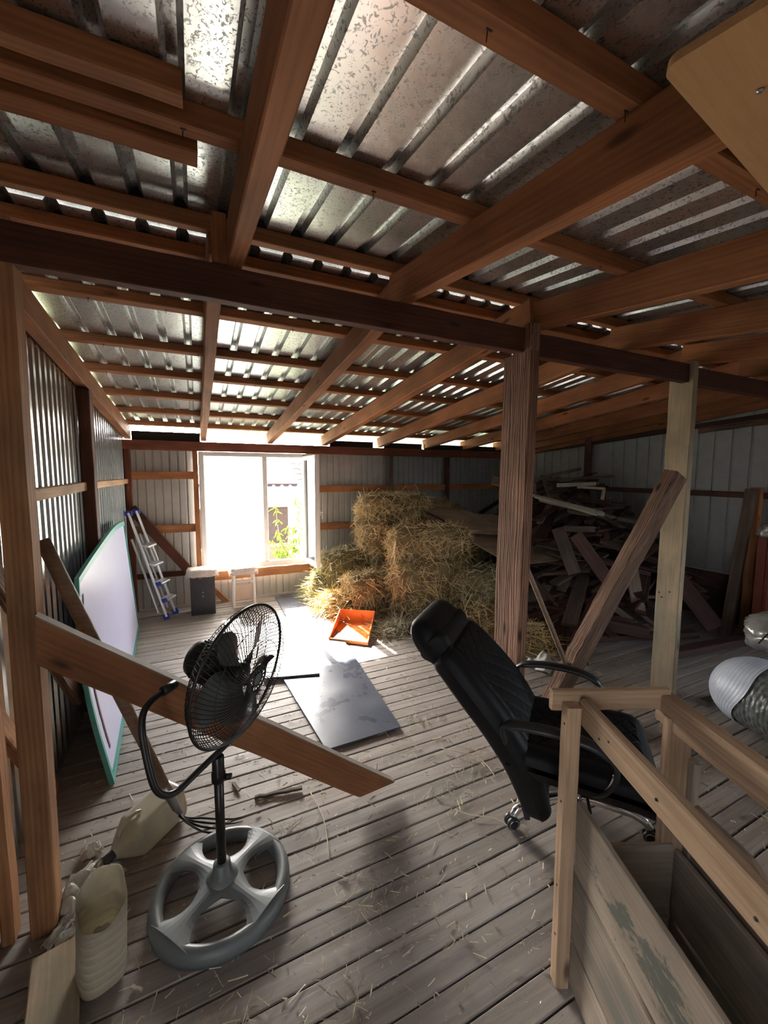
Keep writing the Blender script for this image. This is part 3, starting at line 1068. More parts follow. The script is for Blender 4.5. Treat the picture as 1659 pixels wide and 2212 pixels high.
# plywood sheets leaning on the hay
def quad_sheet(name, corners, th, mat, label, cat, wave=.01, group=None):
    A, B_, C_, D_ = [Vector(c) for c in corners]

    def f(u, v):
        p = (A * (1 - u) + B_ * u) * (1 - v) + (D_ * (1 - u) + C_ * u) * v
        p.z += wave * math.sin(u * 5 + v * 3)
        return p
    o = MB().slab(f, 9, 6, th).build(name, M[mat], None)
    return tag(o, label, cat, group)
quad_sheet('plywood_sheet', [(2.56, 4.50, 1.10), (2.86, 3.05, .66), (4.1, 3.2, .58), (3.9, 4.4, .98)], .012, 'ply_brown', 'large brown plywood sheet sloping down over the hay to the centre post', 'plywood')
quad_sheet('plywood_sheet', [(2.60, 4.50, 1.135), (2.85, 3.72, .90), (3.35, 3.60, .84), (3.40, 4.55, 1.09)], .010, 'ply_brown', 'smaller brown plywood sheet lying on top of the large one', 'plywood')
quad_sheet('plywood_sheet', [(3.55, 2.95, .62), (4.05, 2.9, .60), (4.15, 3.3, .64), (3.6, 3.4, .66)], .008, 'ply_brown', 'curled plywood offcut just right of the centre post', 'plywood', .03)

# ================================================================== LUMBER PILE
PG = 'boards in the lumber pile'
rl = random.Random(11)
def pile_h(x, y):
    # height of the heap surface
    a = min(1, max(0, (x - 2.75 - .25 * (y - 2.3)) / 1.3))
    b = min(1, max(0, (y - 2.25) / 1.35))
    c_ = min(1, max(0, (5.25 - x) / .3))
    return 1.42 * (a ** .8) * (b ** .75) * (.8 + .2 * c_)
def board(p0, p1, w, h, mat, label, up=(0, 0, 1), group=None, seg=5, **k):
    o = timber('board', p0, p1, w, h, mat, None, up=up, seg=seg, **k)
    return tag(o, label, 'board', group)
# a hidden bulk of the heap: stacked boards
cnt = 0
KINDS = {}
for i in range(280):
    x = rl.uniform(2.95, 4.92); y = rl.uniform(2.5, 5.05)
    hgt = pile_h(x, y)
    if hgt < .06: continue
    lay = rl.choice((1.0, 1.0, .93, .82, .66))
    L = rl.uniform(.35, 1.35)
    az = rl.gauss(0.1, .5) + (PI / 2 if rl.random() < .3 else 0)
    dx, dy = math.cos(az) * L / 2, math.sin(az) * L / 2
    while not (2.75 < x - abs(dx) and x + abs(dx) < 5.0 and y + abs(dy) < 5.15 and y - abs(dy) > 2.15) and L > .2:
        L *= .6; dx *= .6; dy *= .6
    if L <= .2: continue
    zc = max(.04, hgt * lay)
    sl = max(-.35, min(.35, (pile_h(x + dx, y + dy) - pile_h(x - dx, y - dy)) * lay / L + rl.uniform(-.12, .12))) * L / 2
    mt = rl.choice(('lumber', 'lumber_red', 'lumber_red', 'lumber'))
    w_, h_ = rl.choice((.05, .07, .09, .11, .13)), rl.choice((.018, .022, .03, .045))
    lab = '%s %s %s %s %s%s' % ('thick' if h_ > .025 else 'thin', 'short' if L < .5 else 'long' if L > .95 else 'middling', {'lumber': 'grey-brown', 'lumber_red': 'dark reddish'}[mt],
                              'lath' if w_ < .06 else 'narrow board' if w_ < .1 else 'wide board',
                              ('low in the pile' if zc < .4 else 'halfway up the pile' if zc < .95 else 'high on the pile') + (' by the brace' if x < 3.6 and y < 3.4 else ' near the back wall' if y > 4.3 else ' near the right wall' if x > 4.4 else ' at its middle'), ', lying crosswise' if abs(math.cos(az)) > .7 else ', end-on')
    board((x - dx, y - dy, max(.02, zc - sl)), (x + dx, y + dy, max(.02, zc + sl)), w_, h_, mt, lab, (rl.uniform(-.2, .2), rl.uniform(-.2, .2), 1), PG, seg=3, wob=.002)
    cnt += 1
# the boards that stand out
board((3.42, 3.35, 1.33), (4.02, 3.02, 1.14), .11, .02, 'lumber_pale', 'long pale grey board sticking out near the top of the lumber pile', (0, -.5, 1), twist=.3)
board((3.62, 3.45, 1.28), (4.25, 3.10, 1.115), .09, .045, 'lumber_pale', 'thick pale board with a square end, behind the long pale grey board', (0, -.3, 1))
board((3.35, 2.85, 1.02), (3.72, 2.80, 1.00), .03, .06, 'lumber', 'splintered orange-tipped board pointing right out of the pile', (0, -.2, 1))
board((3.95, 3.55, 1.30), (4.95, 3.2, .65), .10, .025, 'lumber_red', 'long dark reddish board sloping down to the right across the pile', (0, -.6, 1))
board((3.75, 3.9, 1.46), (4.75, 3.85, 1.64), .06, .03, 'lumber', 'thin stick tilted upward on the crest of the lumber pile', (0, 0, 1))
board((3.95, 3.6, 1.50), (4.95, 3.5, 1.545), .045, .03, 'lumber', 'slim board lying level on the crest of the lumber pile', (0, 0, 1))
board((3.85, 3.4, 1.44), (4.42, 3.35, 1.455), .04, .045, 'lumber_pale', 'short pale batten on the crest of the lumber pile', (0, 0, 1))
board((4.05, 3.3, 1.42), (4.32, 3.15, 1.40), .03, .03, 'lumber_pale', 'bent pale stick, upper half, under the short pale batten', (0, 0, 1))
board((4.32, 3.15, 1.40), (4.25, 3.12, 1.28), .03, .03, 'lumber_pale', 'bent pale stick, lower half, under the short pale batten', (0, 1, 0))
board((3.88, 2.52, .74), (3.90, 2.40, .20), .13, .018, 'lumber', 'upright grey-brown board with a knot, left of the tan post', (-.4, -1, 0))
board((3.55, 2.50, .33), (3.78, 2.38, .14), .07, .06, 'lumber', 'short square-ended offcut low in the pile near the brace', (0, 0, 1))
board((3.85, 2.40, .24), (4.0, 2.25, .06), .07, .02, 'lumber', 'narrow board leaning down beside the foot of the tan post', (0, -.5, 1))
board((3.33, 2.92, 1.02), (3.38, 2.74, .58), .13, .018, 'lumber', 'wide board hanging down just right of the centre post', (-.5, -1, 0))
board((3.50, 2.85, .95), (3.70, 2.60, .50), .14, .02, 'lumber_red', 'wide reddish board leaning behind the brace', (-.5, -1, .3))
board((4.35, 2.35, .55), (4.45, 2.02, .10), .16, .022, 'lumber_red', 'wide brown board leaning just right of the tan post', (-.7, -.7, .2))
board((3.0, 3.55, 1.50), (3.35, 3.25, 1.42), .26, .015, 'ply_brown', 'light broken panel tilted on the heap left of the centre post', (0, -.5, 1))
board((3.30, 2.45, .20), (3.75, 2.25, .10), .12, .10, 'lumber_red', 'short dark log section low in the pile behind the brace', (0, 0, 1))
board((3.00, 2.60, .03), (4.30, 2.10, .04), .09, .05, 'lumber_red', 'long dark timber lying on the floor in front of the pile', (0, 0, 1))
board((3.60, 1.95, .04), (4.75, 1.80, .05), .10, .06, 'lumber_red', 'dark timber on the floor right of the tan post, in shade', (0, 0, 1))
board((3.05, 1.42, .02), (3.85, 1.35, .02), .06, .035, 'lumber', 'grey timber on the floor behind the crate, beside the wrapped roll', (0, 0, 1))
b = timber('leaning_timber', (4.55, 1.98, .0), (4.96, 2.04, 1.42), .05, .09, 'lumber', None, up=(0, 1, 0))
tag(b, 'long timber leaning against the right-hand wall beside the red panel', 'timber')

# thin stick propped between centre post and brace
sp = MB().tube([(2.235, 1.80, .20), (2.02, 1.80, .60), (1.80, 1.80, 1.0), (1.70, 1.80, 1.19)], [.016, .016, .015, .015], 10).build('wooden_stick', M['handle'], None)
tag(sp, 'slim pale wooden stick propped behind the centre post against the brace', 'stick')

# red panel and bag by the right edge
e = empty('red_cabinet', (4.55, 1.70, 0), label='tall dark red panel at the right edge behind the wrapped bundles', cat='panel')
MB().bbox((0, 0, 0), (.50, .03, 1.0), .004).build('front_board', M['red'], e)
MB().bbox((0, .032, 0), (.03, .10, 1.0), .004).build('side_board', M['red'], e)

# ================================================================== WRAPPED BUNDLES
def blob(mb, c, rx, ry, rz_, Mx=None, amp=.06, fr=3.0, e_=2.4, nu=48, nv=28, seed=0, zmin=None):
    off = Vector((seed * 3.3, seed * 1.7, seed))

    def f(u, v):
        a = 2 * PI * u; t = PI * (v * .998 + .001)
        d = Vector((math.cos(a) * math.sin(t), math.sin(a) * math.sin(t), -math.cos(t)))
        k = (abs(d.x) ** e_ + abs(d.y) ** e_ + abs(d.z) ** e_) ** (-1 / e_)
        q = Vector((d.x * k * rx, d.y * k * ry, d.z * k * rz_))
        q *= 1 + amp * noise.noise(d * fr + off) + amp * .5 * noise.noise(d * fr * 3.1 + off)
        q += Vector(c)
        if zmin is not None: q.z = max(q.z, zmin)
        return q
    return mb.grid(f, nu, nv, Mx, closed_u=True)


wc = Vector((3.05, 1.02, 0))
e = empty('wrapped_cushion_roll', wc, R(-108), label='big roll of grey quilted cushions in white film on the floor behind the crate', cat='cushion roll')
def roll_pt(u, v, rr0, x0=-.36, L=1.15):
    a = 2 * PI * v
    end = .20
    k = (max(0.0, 1 - (max(0, end - u) / end) ** 2.4)) ** .5
    rr = max(rr0 * k, .002)
    return a, Vector((x0 + L * u, math.cos(a) * rr * 1.10, .212 + math.sin(a) * rr * .96))
qb = MB()
def qf(u, v):
    a = 2 * PI * v
    row = int(u * 44)
    q = .009 * abs(math.sin(PI * (u * 44))) ** .6 * abs(math.sin(11 * a + (PI / 2 if row % 2 else 0))) ** .6 if u > .16 else 0
    return roll_pt(u, v, .208 + q)[1]
qb.grid(qf, 200, 130)
qb.build('quilted_cushion', M['quilt'], e)
fm = MB()
def ff(u, v):
    a = 2 * PI * v
    um = .20 + .09 * max(0, math.sin(a - .9)) ** 1.5 + .006 * math.sin(a * 5)
    return roll_pt(u * um, v, .2195 + .0014 * math.sin(u * 95))[1] + Vector((-.004, 0, 0))
fm.grid(ff, 60, 90)
fm.build('film_wrap', M['filmwhite'], e)

e = empty('wrapped_bundle', (3.45, 1.22, .36), label='silvery plastic-wrapped bundle lying on top of the quilted roll', cat='bundle')
blob(MB(), (.18, 0, .12), .30, .20, .14, amp=.16, fr=2.4, seed=4).build('plastic_cover', M['bag'], e)
MB().tube([(-.16, .03, .10), (-.13, .0, .17), (-.10, -.10, .12)], .006, 6).build('tie', M['nail'], e)
e = empty('plastic_bag', (4.62, 1.76, .98), label='small crumpled silvery bag on top of the red panel at the right edge', cat='bag')
blob(MB(), (.06, 0, .06), .12, .08, .07, amp=.3, fr=3.0, seed=9, nu=28, nv=16, zmin=.001).build('bag_body', M['bag'], e)

# ================================================================== FLOOR PANELS, TRAY, BASIN
def panel(corners, z, th, label, name='laminate_panel'):
    c = sum((Vector((x, y, 0)) for x, y in corners), Vector()) / 4
    mb = MB().prism([(x - c.x, y - c.y) for x, y in corners], z, z + th)
    o = mb.build(name, M['panel'], None, Matrix.Translation((c.x, c.y, 0)))
    return tag(o, label, 'panel', None)
panel([(.608, 2.056), (1.081, 2.062), (1.26, 4.15), (.46, 4.15)][::1], .001, .016, 'long grey-blue laminate panel lying on the floorboards, nearest the camera')
panel([(.40, 3.00), (.807, 2.89), (1.10, 4.20), (.62, 4.30)], .018, .014, 'laminate panel on top of the long one, bleached white by the sun')
panel([(.84, 4.20), (1.24, 4.17), (1.36, 5.12), (.86, 5.15)], .001, .014, 'dusty grey panel on the floor under the window')

e = empty('orange_tray', (1.39, 3.70, 0), label='orange plastic tray with upturned sides lying in the sun patch', cat='tray')
P = [Vector((1.074, 3.512, 0)), Vector((1.37, 3.262, 0)), Vector((1.66, 3.76, 0)), Vector((1.345, 3.98, 0))]
P = [p - Vector((1.39, 3.70, 0)) for p in P]
def wallpiece(mb, a, b_, h0, h1, t=.008):
    d = (b_ - a).normalized(); n_ = Vector((-d.y, d.x, 0)) * t
    vs = [a, b_, b_ + n_, a + n_, a + Vector((0, 0, h0)), b_ + Vector((0, 0, h1)), b_ + n_ + Vector((0, 0, h1)), a + n_ + Vector((0, 0, h0))]
    mb.add(vs, [(0, 3, 2, 1), (4, 5, 6, 7), (0, 1, 5, 4), (1, 2, 6, 5), (2, 3, 7, 6), (3, 0, 4, 7)])
tb = MB().prism([(p.x, p.y) for p in P], .002, .010)
tb.build('tray_floor', M['orange'], e)
for (a, b_, h0, h1) in ((0, 1, .022, .022), (1, 2, .03, .12), (2, 3, .12, .12), (3, 0, .12, .03)):
    q = MB(); wallpiece(q, P[a] + Vector((0, 0, .01)), P[b_] + Vector((0, 0, .01)), h0, h1); q.build('tray_side', M['orange'], e)

e = empty('black_basin', (1.98, 3.22, 0), label='shallow round black basin on the floor behind the chair headrest', cat='basin')
MB().lathe([(.12, .002), (.165, .01), (.185, .055), (.20, .062), (.195, .068), (.178, .06), (.158, .018), (.115, .012), (.0005, .012)], 36).build('bowl', M['black'], e)

# ================================================================== STOOLS
e = empty('box_stool', (.03, 4.90, 0), R(-2), label='black box stool with a cream fleece seat left of the white one', cat='stool')
bx = MB()
bx.bbox((-.125, -.11, 0.0), (.125, -.095, .42), .003)
bx.bbox((-.125, .095, 0), (.125, .11, .42), .003)
bx.bbox((-.125, -.095, .0), (-.11, .095, .42), .003)
bx.bbox((.11, -.095, .0), (.125, .095, .42), .003)
bx.build('box_body', M['stoolblack'], e)
for zz in (.21, .255):
    MB().lathe([(.005, 0), (.0045, .002)], 12).build('hole', M['pvc'], e, WM[e.name] @ Matrix.Translation((.0, -.1105, zz)) @ Matrix.Rotation(PI / 2, 4, 'X'))
def fleece(e, w, d, z, seed):
    mb = MB()
    blob(mb, (0, 0, z), w, d, .045, amp=.10, fr=5, e_=5, seed=seed, nu=60, nv=20)
    mb.build('fleece_seat', M['fur'], e)
    rn = random.Random(seed)
    sds = []
    for i in range(1500):
        a = rn.uniform(-1, 1); b_ = rn.uniform(-1, 1)
        if rn.random() < .45:
            k = rn.choice((0, 1)); s_ = rn.choice((-1, 1))
            if k: a = s_
            else: b_ = s_
            zz = z + rn.uniform(-.04, .03); d0 = Vector((a if k else 0, 0 if k else b_, rn.uniform(-.8, .2)))
        else:
            zz = z + .035; d0 = Vector((rn.uniform(-1, 1), rn.uniform(-1, 1), .5))
        sds.append(((a * w * .97, b_ * d * .97, zz), d0, rn.uniform(.01, .022), .0025, (0, 0, -.3)))
    straw_mesh(sds, 'fleece_tufts', 'fur', e, M_=WM[e.name])
fleece(e, .155, .13, .465, 2)
e = empty('white_stool', (.472, 4.98, 0), R(0), label='white painted stool with a cream fleece seat under the window', cat='stool')
for sx_ in (-1, 1):
    for sy_ in (-1, 1):
        timber('leg', (sx_ * .118 + .472, 4.98 + sy_ * .10, 0), (sx_ * .108 + .472, 4.98 + sy_ * .09, .39), .028, .028, 'pvc', e, up=(0, 1, 0), seg=2, wob=0)
for zz in (.30, .06):
    MB().bbox((-.11, -.105, zz), (.11, -.085, zz + .02), .003).build('crossbar', M['stoolwhite'], e)
MB().bbox((-.098, -.085, .04), (.098, -.078, .27), .002).build('front_panel', M['stoolpanel'], e)
MB().bbox((-.13, -.11, .385), (.13, .11, .40), .004).build('seat_board', M['stoolpanel'], e)
fleece(e, .150, .125, .43, 5)

# ================================================================== STEP LADDER
e = empty('step_ladder', (-.42, 4.93, 0), label='folded aluminium step ladder with blue feet leaning in the corner', cat='ladder')
def barr(p0, p1, w, h, nm='stile', mat='alu', up=(0, 1, 0)):
    return timber(nm, p0, p1, w, h, mat, e, up=up, seg=1, wob=0)
A0, A1 = Vector((-.34, 4.81, .03)), Vector((-.66, 4.98, 1.15))
B0, B1 = Vector((-.265, 4.97, .03)), Vector((-.60, 5.10, 1.16))
barr(A0, A1, .022, .05); barr(B0, B1, .022, .05)
C0, C1 = A0 + Vector((-.075, .02, .04)), A1.lerp(A0, .25) + Vector((-.06, .02, .0))
D0, D1 = B0 + Vector((-.07, .02, .04)), B1.lerp(B0, .22) + Vector((-.05, .02, .0))
barr(C0, C1, .018, .03, 'rear_stile'); barr(D0, D1, .018, .03, 'rear_stile')
for t in (.16, .32, .50, .68):
    a_, b_ = A0.lerp(A1, t), B0.lerp(B1, t)
    mid = (a_ + b_) / 2
    st = timber('step', a_ + Vector((.035, 0, 0)), b_ + Vector((.035, 0, 0)), .085, .022, 'alu', e, up=(0.25, 0, 1), seg=1, wob=0)
    if t < .4:
        MB().bbox((-.025, -.012, -.03), (.04, .012, .012), .003).build('blue_clip', M['blue'], e, Matrix.Translation(a_ + Vector((.02, -.012, .0))) @ Matrix.Rotation(R(-15), 4, 'Y'))
for p in (A0, B0):
    MB().bbox((-.032, -.018, -.03), (.032, .018, .03), .004).build('rubber_foot', M['blue'], e, Matrix.Translation(p) @ Matrix.Rotation(R(-16), 4, 'Y'))
for p in (A1, B1):
    MB().bbox((-.035, -.02, -.03), (.035, .02, .02), .005).build('blue_cap', M['blue'], e, Matrix.Translation(p))
MB().bbox((-.004, -.03, -.10), (.004, .03, .10), .002).build('instruction_plate', M['stoolwhite'], e, Matrix.Translation(B0.lerp(B1, .60) + Vector((.03, -.03, 0))) @ Matrix.Rotation(R(-16), 4, 'Y'))

# ================================================================== WHITEBOARD
def board_pt(s, t):
    b0, b1 = Vector((-.44, 2.28, .0)), Vector((-.592, 4.667, .0))
    t0, t1 = Vector((-.60, 2.60, 1.00)), Vector((-.62, 4.30, 1.13))
    lo = b0.lerp(b1, s); hi = t0.lerp(t1, s)
    hi.z += .045 * math.sin(PI * s) - .018 * math.sin(2 * PI * s) * s
    p = lo.lerp(hi, t)
    p.x -= .05 * math.sin(PI * t) * (1 - s) * .8
    return p
e = empty('whiteboard', (-.5, 3.4, 0), label='lilac-white board with a wavy top and teal edging leaning on the left wall', cat='board')
IW = Matrix.Identity(4)
MB().slab(lambda u, v: board_pt(.012 + .976 * u, .025 + .955 * v), 30, 14, .012).build('board_face', M['board_white'], e, IW)
ed = MB()
ed.slab(lambda u, v: board_pt(u, .965 + .035 * v) + Vector((.003, 0, 0)), 40, 2, .022)
ed.slab(lambda u, v: board_pt(u, .0 + .028 * v) + Vector((.003, 0, .001)), 40, 2, .022)
ed.slab(lambda u, v: board_pt(.012 * u, v) + Vector((.003, 0, 0)), 2, 16, .022)
ed.slab(lambda u, v: board_pt(1 - .010 * (1 - u), v) + Vector((.003, 0, 0)), 2, 16, .022)
ed.build('teal_edging', M['teal'], e, IW)
MB().slab(lambda u, v: board_pt(.055 + .010 * u, .10 + .78 * v) + Vector((.009, 0, 0)), 2, 12, .002).build('edge_stripe', M['label_mark'], e, IW)

# ================================================================== PITCHFORK
e = empty('pitchfork', (-.1, 1.8, 0), label='pitchfork with a thick wooden handle leaning on the left post, tines on the floor', cat='fork')
h0, h1 = Vector((-.505, 1.80, 1.32)), Vector((-.155, 1.80, .235))
MB().tube([h0, h0.lerp(h1, .3), h0.lerp(h1, .7), h1], [.023, .024, .021, .017], 16).build('handle', M['handle'], e, IW)
MB().tube([h1 + (h0 - h1).normalized() * .03, h1, h1 + Vector((.028, 0, -.085)), h1 + Vector((.045, 0, -.12))], [.019, .021, .017, .010], 14).build('socket', M['steel'], e, IW)
for k in range(4):
    s_ = (k - 1.5)
    pts = []
    q0 = h1 + Vector((.04, 0, -.11))
    for i in range(9):
        t = i / 8
        pts.append((q0.x + .20 * t + .05 * t * t, q0.y - .02 + s_ * .026 * min(1, t * 2.5) - .02 * t, max(.006, q0.z - .135 * t ** .75 + .03 * t * t - .02 * t)))
    MB().tube(pts, [.006] + [.0045] * 6 + [.003, .001], 7).build('tine', M['fan_dark'], e, IW)

# ================================================================== FAN
fx, fy = .035, 1.49
e = empty('pedestal_fan', (fx, fy, 0), label='pedestal fan with a dark wire cage and round grey spoked foot', cat='fan')
# foot: a thick wheel with four spokes
fr = .243
ft = MB()
prof = []
for k in range(13):
    q = 2 * PI * k / 12
    prof.append((fr - .022 + .024 * math.cos(q), .026 + .024 * math.sin(q)))
ft.lathe([(fr - .046, .006), (fr - .047, .026), (fr - .040, .044), (fr - .024, .052), (fr - .006, .044), (fr, .026), (fr + .001, .002), (fr - .012, .0), (fr - .044, .0)], 64, cap=False)
ft.build('foot_rim', M['fan_grey'], e)
for k in range(4):
    a = R(38) + k * PI / 2
    def spf(u, v, a=a):
        r = .035 + (fr - .06) * u
        w = .024 + .046 * abs(u - .45) ** 1.5 * 2.4 + (.022 * (u - .7) / .3 if u > .7 else 0)
        y = (v - .5) * 2 * w
        z = .048 - .010 * ((v - .5) * 2) ** 2 + .014 * (1 - u) ** 2
        return Vector((r * math.cos(a) - y * math.sin(a), r * math.sin(a) + y * math.cos(a), z))
    sp_ = MB(); sp_.slab(spf, 12, 7, .016)
    sp_.build('spoke', M['fan_grey'], e)
    for s_ in (-1, 1):
        MB().tube([Vector(((.09 + .10 * t) * math.cos(a) - s_ * .010 * math.sin(a), (.09 + .10 * t) * math.sin(a) + s_ * .010 * math.cos(a), .0585 - .006 * t)) for t in (0, .5, 1)], .0022, 6).build('spoke_rib', M['fan_grey'], e)
MB().lathe([(.062, .040), (.058, .062), (.046, .076), (.034, .086), (.030, .118), (.022, .124), (.001, .124)], 32).build('foot_hub', M['fan_grey'], e)
MB().tube([(0, 0, .06), (0, 0, .50)], .0165, 20).build('pole', M['pole'], e)
MB().lathe([(.0195, .44), (.0245, .445), (.0245, .475), (.021, .482), (.021, .535), (.017, .54)], 24).build('height_collar', M['pole'], e)
kn = MB().tube([(.02, -.01, .46), (.042, -.02, .46)], .011, 10); kn.build('height_knob', M['fan_dark'], e)
# head
nrm = Vector((.72, -.66, -.15)).normalized()
hx = Vector((0, 0, 1)).cross(nrm).normalized()          # horizontal, to the side
vy = nrm.cross(hx)
HM = Matrix((hx, vy, nrm)).transposed().to_4x4()
hc = Vector((.120, 1.425, .862))
HW = Matrix.Translation(hc) @ HM
CR = .241
def cage(front, name, tw):
    mb = MB()
    n = 84
    for k in range(n):
        a = 2 * PI * k / n
        pts = []
        for i in range(10):
            t = i / 9
            r = .050 + (CR - .050) * t
            z = (.062 if front else -.072) * (1 - t ** 3.2) ** .6 if t < 1 else 0
            aa = a + tw * (1 - t) ** 1.0
            pts.append((r * math.cos(aa), r * math.sin(aa), z))
        mb.tube(pts, .00145, 3, cap=False)
    for rr in ((.13, .19) if front else (.12, .18, .21)):
        t = (rr - .05) / (CR - .05)
        z = (.062 if front else -.072) * (1 - t ** 3.2) ** .6
        mb.tube([(rr * math.cos(2 * PI * q / 48), rr * math.sin(2 * PI * q / 48), z) for q in range(48)], .0014, 4, closed=True)
    return mb.build(name, M['fan_dark'], e, HW)
cage(True, 'front_grille', .55)
cage(False, 'rear_grille', -.45)
MB().tube([(CR * math.cos(2 * PI * q / 72), CR * math.sin(2 * PI * q / 72), 0) for q in range(72)], .0052, 8, closed=True).build('cage_rim', M['fan_dark'], e, HW)
# front badge: spoked ring
bd = MB()
bd.tube([(.046 * math.cos(2 * PI * q / 40), .046 * math.sin(2 * PI * q / 40), .064) for q in range(40)], .004, 8, closed=True)
bd.tube([(.024 * math.cos(2 * PI * q / 30), .024 * math.sin(2 * PI * q / 30), .066) for q in range(30)], .004, 8, closed=True)
for k in range(16):
    a = 2 * PI * k / 16
    bd.tube([(.024 * math.cos(a), .024 * math.sin(a), .066), (.046 * math.cos(a + .15), .046 * math.sin(a + .15), .064)], .0026, 5)
bd.build('front_badge', M['fan_dark'], e, HW)
MB().lathe([(.022, .062), (.022, .067), (.0005, .069)], 24).build('badge_centre', M['fan_grey'], e, HW)
# blades
for k in range(5):
    a0 = 2 * PI * k / 5 + .5
    def bf(u, v, a0=a0):
        r = .035 + .168 * u
        wid = (.26 + .62 * math.sin(PI * min(1, u * .78 + .12)) ** 1.0) * (1 - .35 * max(0, u - .8) / .2)
        a = a0 + (v - .5) * wid * (1.15 - .25 * u) + .50 * u
        return Vector((r * math.cos(a), r * math.sin(a), -.012 + (v - .5) * .050 * (1 - .3 * u)))
    MB().slab(bf, 10, 8, .0022).build('blade', M['fan_blade'], e, HW)
MB().lathe([(.036, -.035), (.038, .0), (.034, .014), (.012, .020), (.0005, .020)], 28).build('blade_hub', M['fan_dark'], e, HW)
# motor
MB().lathe([(.006, -.205), (.045, -.205), (.062, -.195), (.070, -.17), (.072, -.12), (.078, -.095), (.078, -.075), (.04, -.066), (.03, -.04)], 36).build('motor_housing', M['fan_dark'], e, HW)
vb = MB()
for k in range(28):
    a = 2 * PI * k / 28
    vb.box((.066, -.0018, -.165), (.0765, .0018, -.10), Matrix.Rotation(a, 4, 'Z'))
vb.build('cooling_fins', M['fan_dark'], e, HW)
# U-shaped yoke
ph = Vector((fx, fy, .55))
pts = []
S = .205
for (s_, z_) in ((-.115, .33), (-.17, .318), (-.20, .28), (-.215, .20), (-.222, .08), (-.205, .025), (-.165, .0), (-.08, .0), (0, 0), (.08, .0), (.165, .0), (.205, .025), (.222, .08), (.215, .20), (.20, .28), (.17, .318), (.115, .33)):
    pts.append((s_, z_))
def smooth(pts, n=4):
    out = []
    P_ = [Vector(p) for p in pts]
    for i in range(len(P_) - 1):
        p0, p1, p2, p3 = P_[max(0, i - 1)], P_[i], P_[i + 1], P_[min(len(P_) - 1, i + 2)]
        for k in range(n):
            t = k / n
            out.append(.5 * ((2 * p1) + (p2 - p0) * t + (2 * p0 - 5 * p1 + 4 * p2 - p3) * t * t + (3 * p1 - p0 - 3 * p2 + p3) * t ** 3))
    out.append(P_[-1])
    return out
hh = Vector((hx.x, hx.y, 0)).normalized()
bk = -Vector((nrm.x, nrm.y, 0)).normalized()
yk = [ph + hh * s_ * 1.12 + Vector((0, 0, z_ * .86)) + bk * (.10 * (z_ / .33)) for (s_, z_) in pts]
MB().tube(smooth(yk), .0105, 12).build('yoke', M['fan_dark'], e, IW)
MB().tube([yk[0], yk[0] + hh * (.05 if yk[0].dot(hh) < ph.dot(hh) else -.05)], .016, 12).build('pivot', M['fan_dark'], e, IW)
MB().tube([yk[-1], yk[-1] - hh * .05], .016, 12).build('pivot', M['fan_dark'], e, IW)

# ================================================================== OFFICE CHAIR
cth = R(-49.4)
e = empty('office_chair', (1.41, 1.11, 0), cth, label='black leather office chair with reclined back beside the crate', cat='chair')
CW = Matrix.Translation((1.387, 1.097, 0)) @ Matrix.Rotation(cth, 4, 'Z')
star = Matrix.Translation((1.50, 1.17, 0))
for k in range(5):
    a = R(166) - k * 2 * PI / 5
    d = Vector((math.cos(a), math.sin(a), 0))
    pts = [d * .02 + Vector((0, 0, .105)), d * .12 + Vector((0, 0, .112)), d * .22 + Vector((0, 0, .104)), d * .275 + Vector((0, 0, .085)), d * .295 + Vector((0, 0, .058))]
    lg = MB().tube(smooth(pts), [.021] * 8 + [.018] * 9, 12).build('leg', M['chrome'], e, star)
    cM = star @ Matrix.Translation(d * .30)
    for s_ in (-1, 1):
        sd_ = Vector((-d.y, d.x, 0)) * s_ * .014
        MB().lathe([(.012, -.009), (.026, -.009), (.029, -.004), (.029, .004), (.026, .009), (.012, .009)], 24).build('caster_wheel', M['black'], lg, cM @ Matrix.Translation(sd_ + Vector((0, 0, .0295))) @ Vector((0, 0, 1)).rotation_difference(Vector((-d.y, d.x, 0))).to_matrix().to_4x4())
        MB().tube([(.021 * math.cos(2 * PI * q / 28), .021 * math.sin(2 * PI * q / 28), s_ * .0095) for q in range(28)], .0018, 6, closed=True).build('caster_ring', M['chrome'], lg, cM @ Matrix.Translation(sd_ + Vector((0, 0, .0295))) @ Vector((0, 0, 1)).rotation_difference(Vector((-d.y, d.x, 0))).to_matrix().to_4x4())
    MB().bbox((-.012, -.008, .03), (.012, .008, .066), .004).build('caster_fork', M['black'], lg, cM)
MB().lathe([(.03, .06), (.034, .075), (.034, .13), (.026, .14), (.026, .25), (.018, .26), (.018, .38)], 24).build('gas_lift', M['chrome'], e, star)
MB().bbox((-.13, -.09, .36), (.10, .09, .40), .012).build('seat_mechanism', M['black'], e, CW)
MB().tube([(.02, .0, .37), (.05, -.16, .35), (.06, -.23, .33)], .006, 8).build('tilt_lever', M['black'], e, CW)
hel = [(-.20 + .013 * math.cos(q * .9), -.05 + .013 * math.sin(q * .9), .17 + .0024 * q) for q in range(90)]
MB().tube(hel, .0028, 5).build('tension_spring', M['steel'], e, CW)
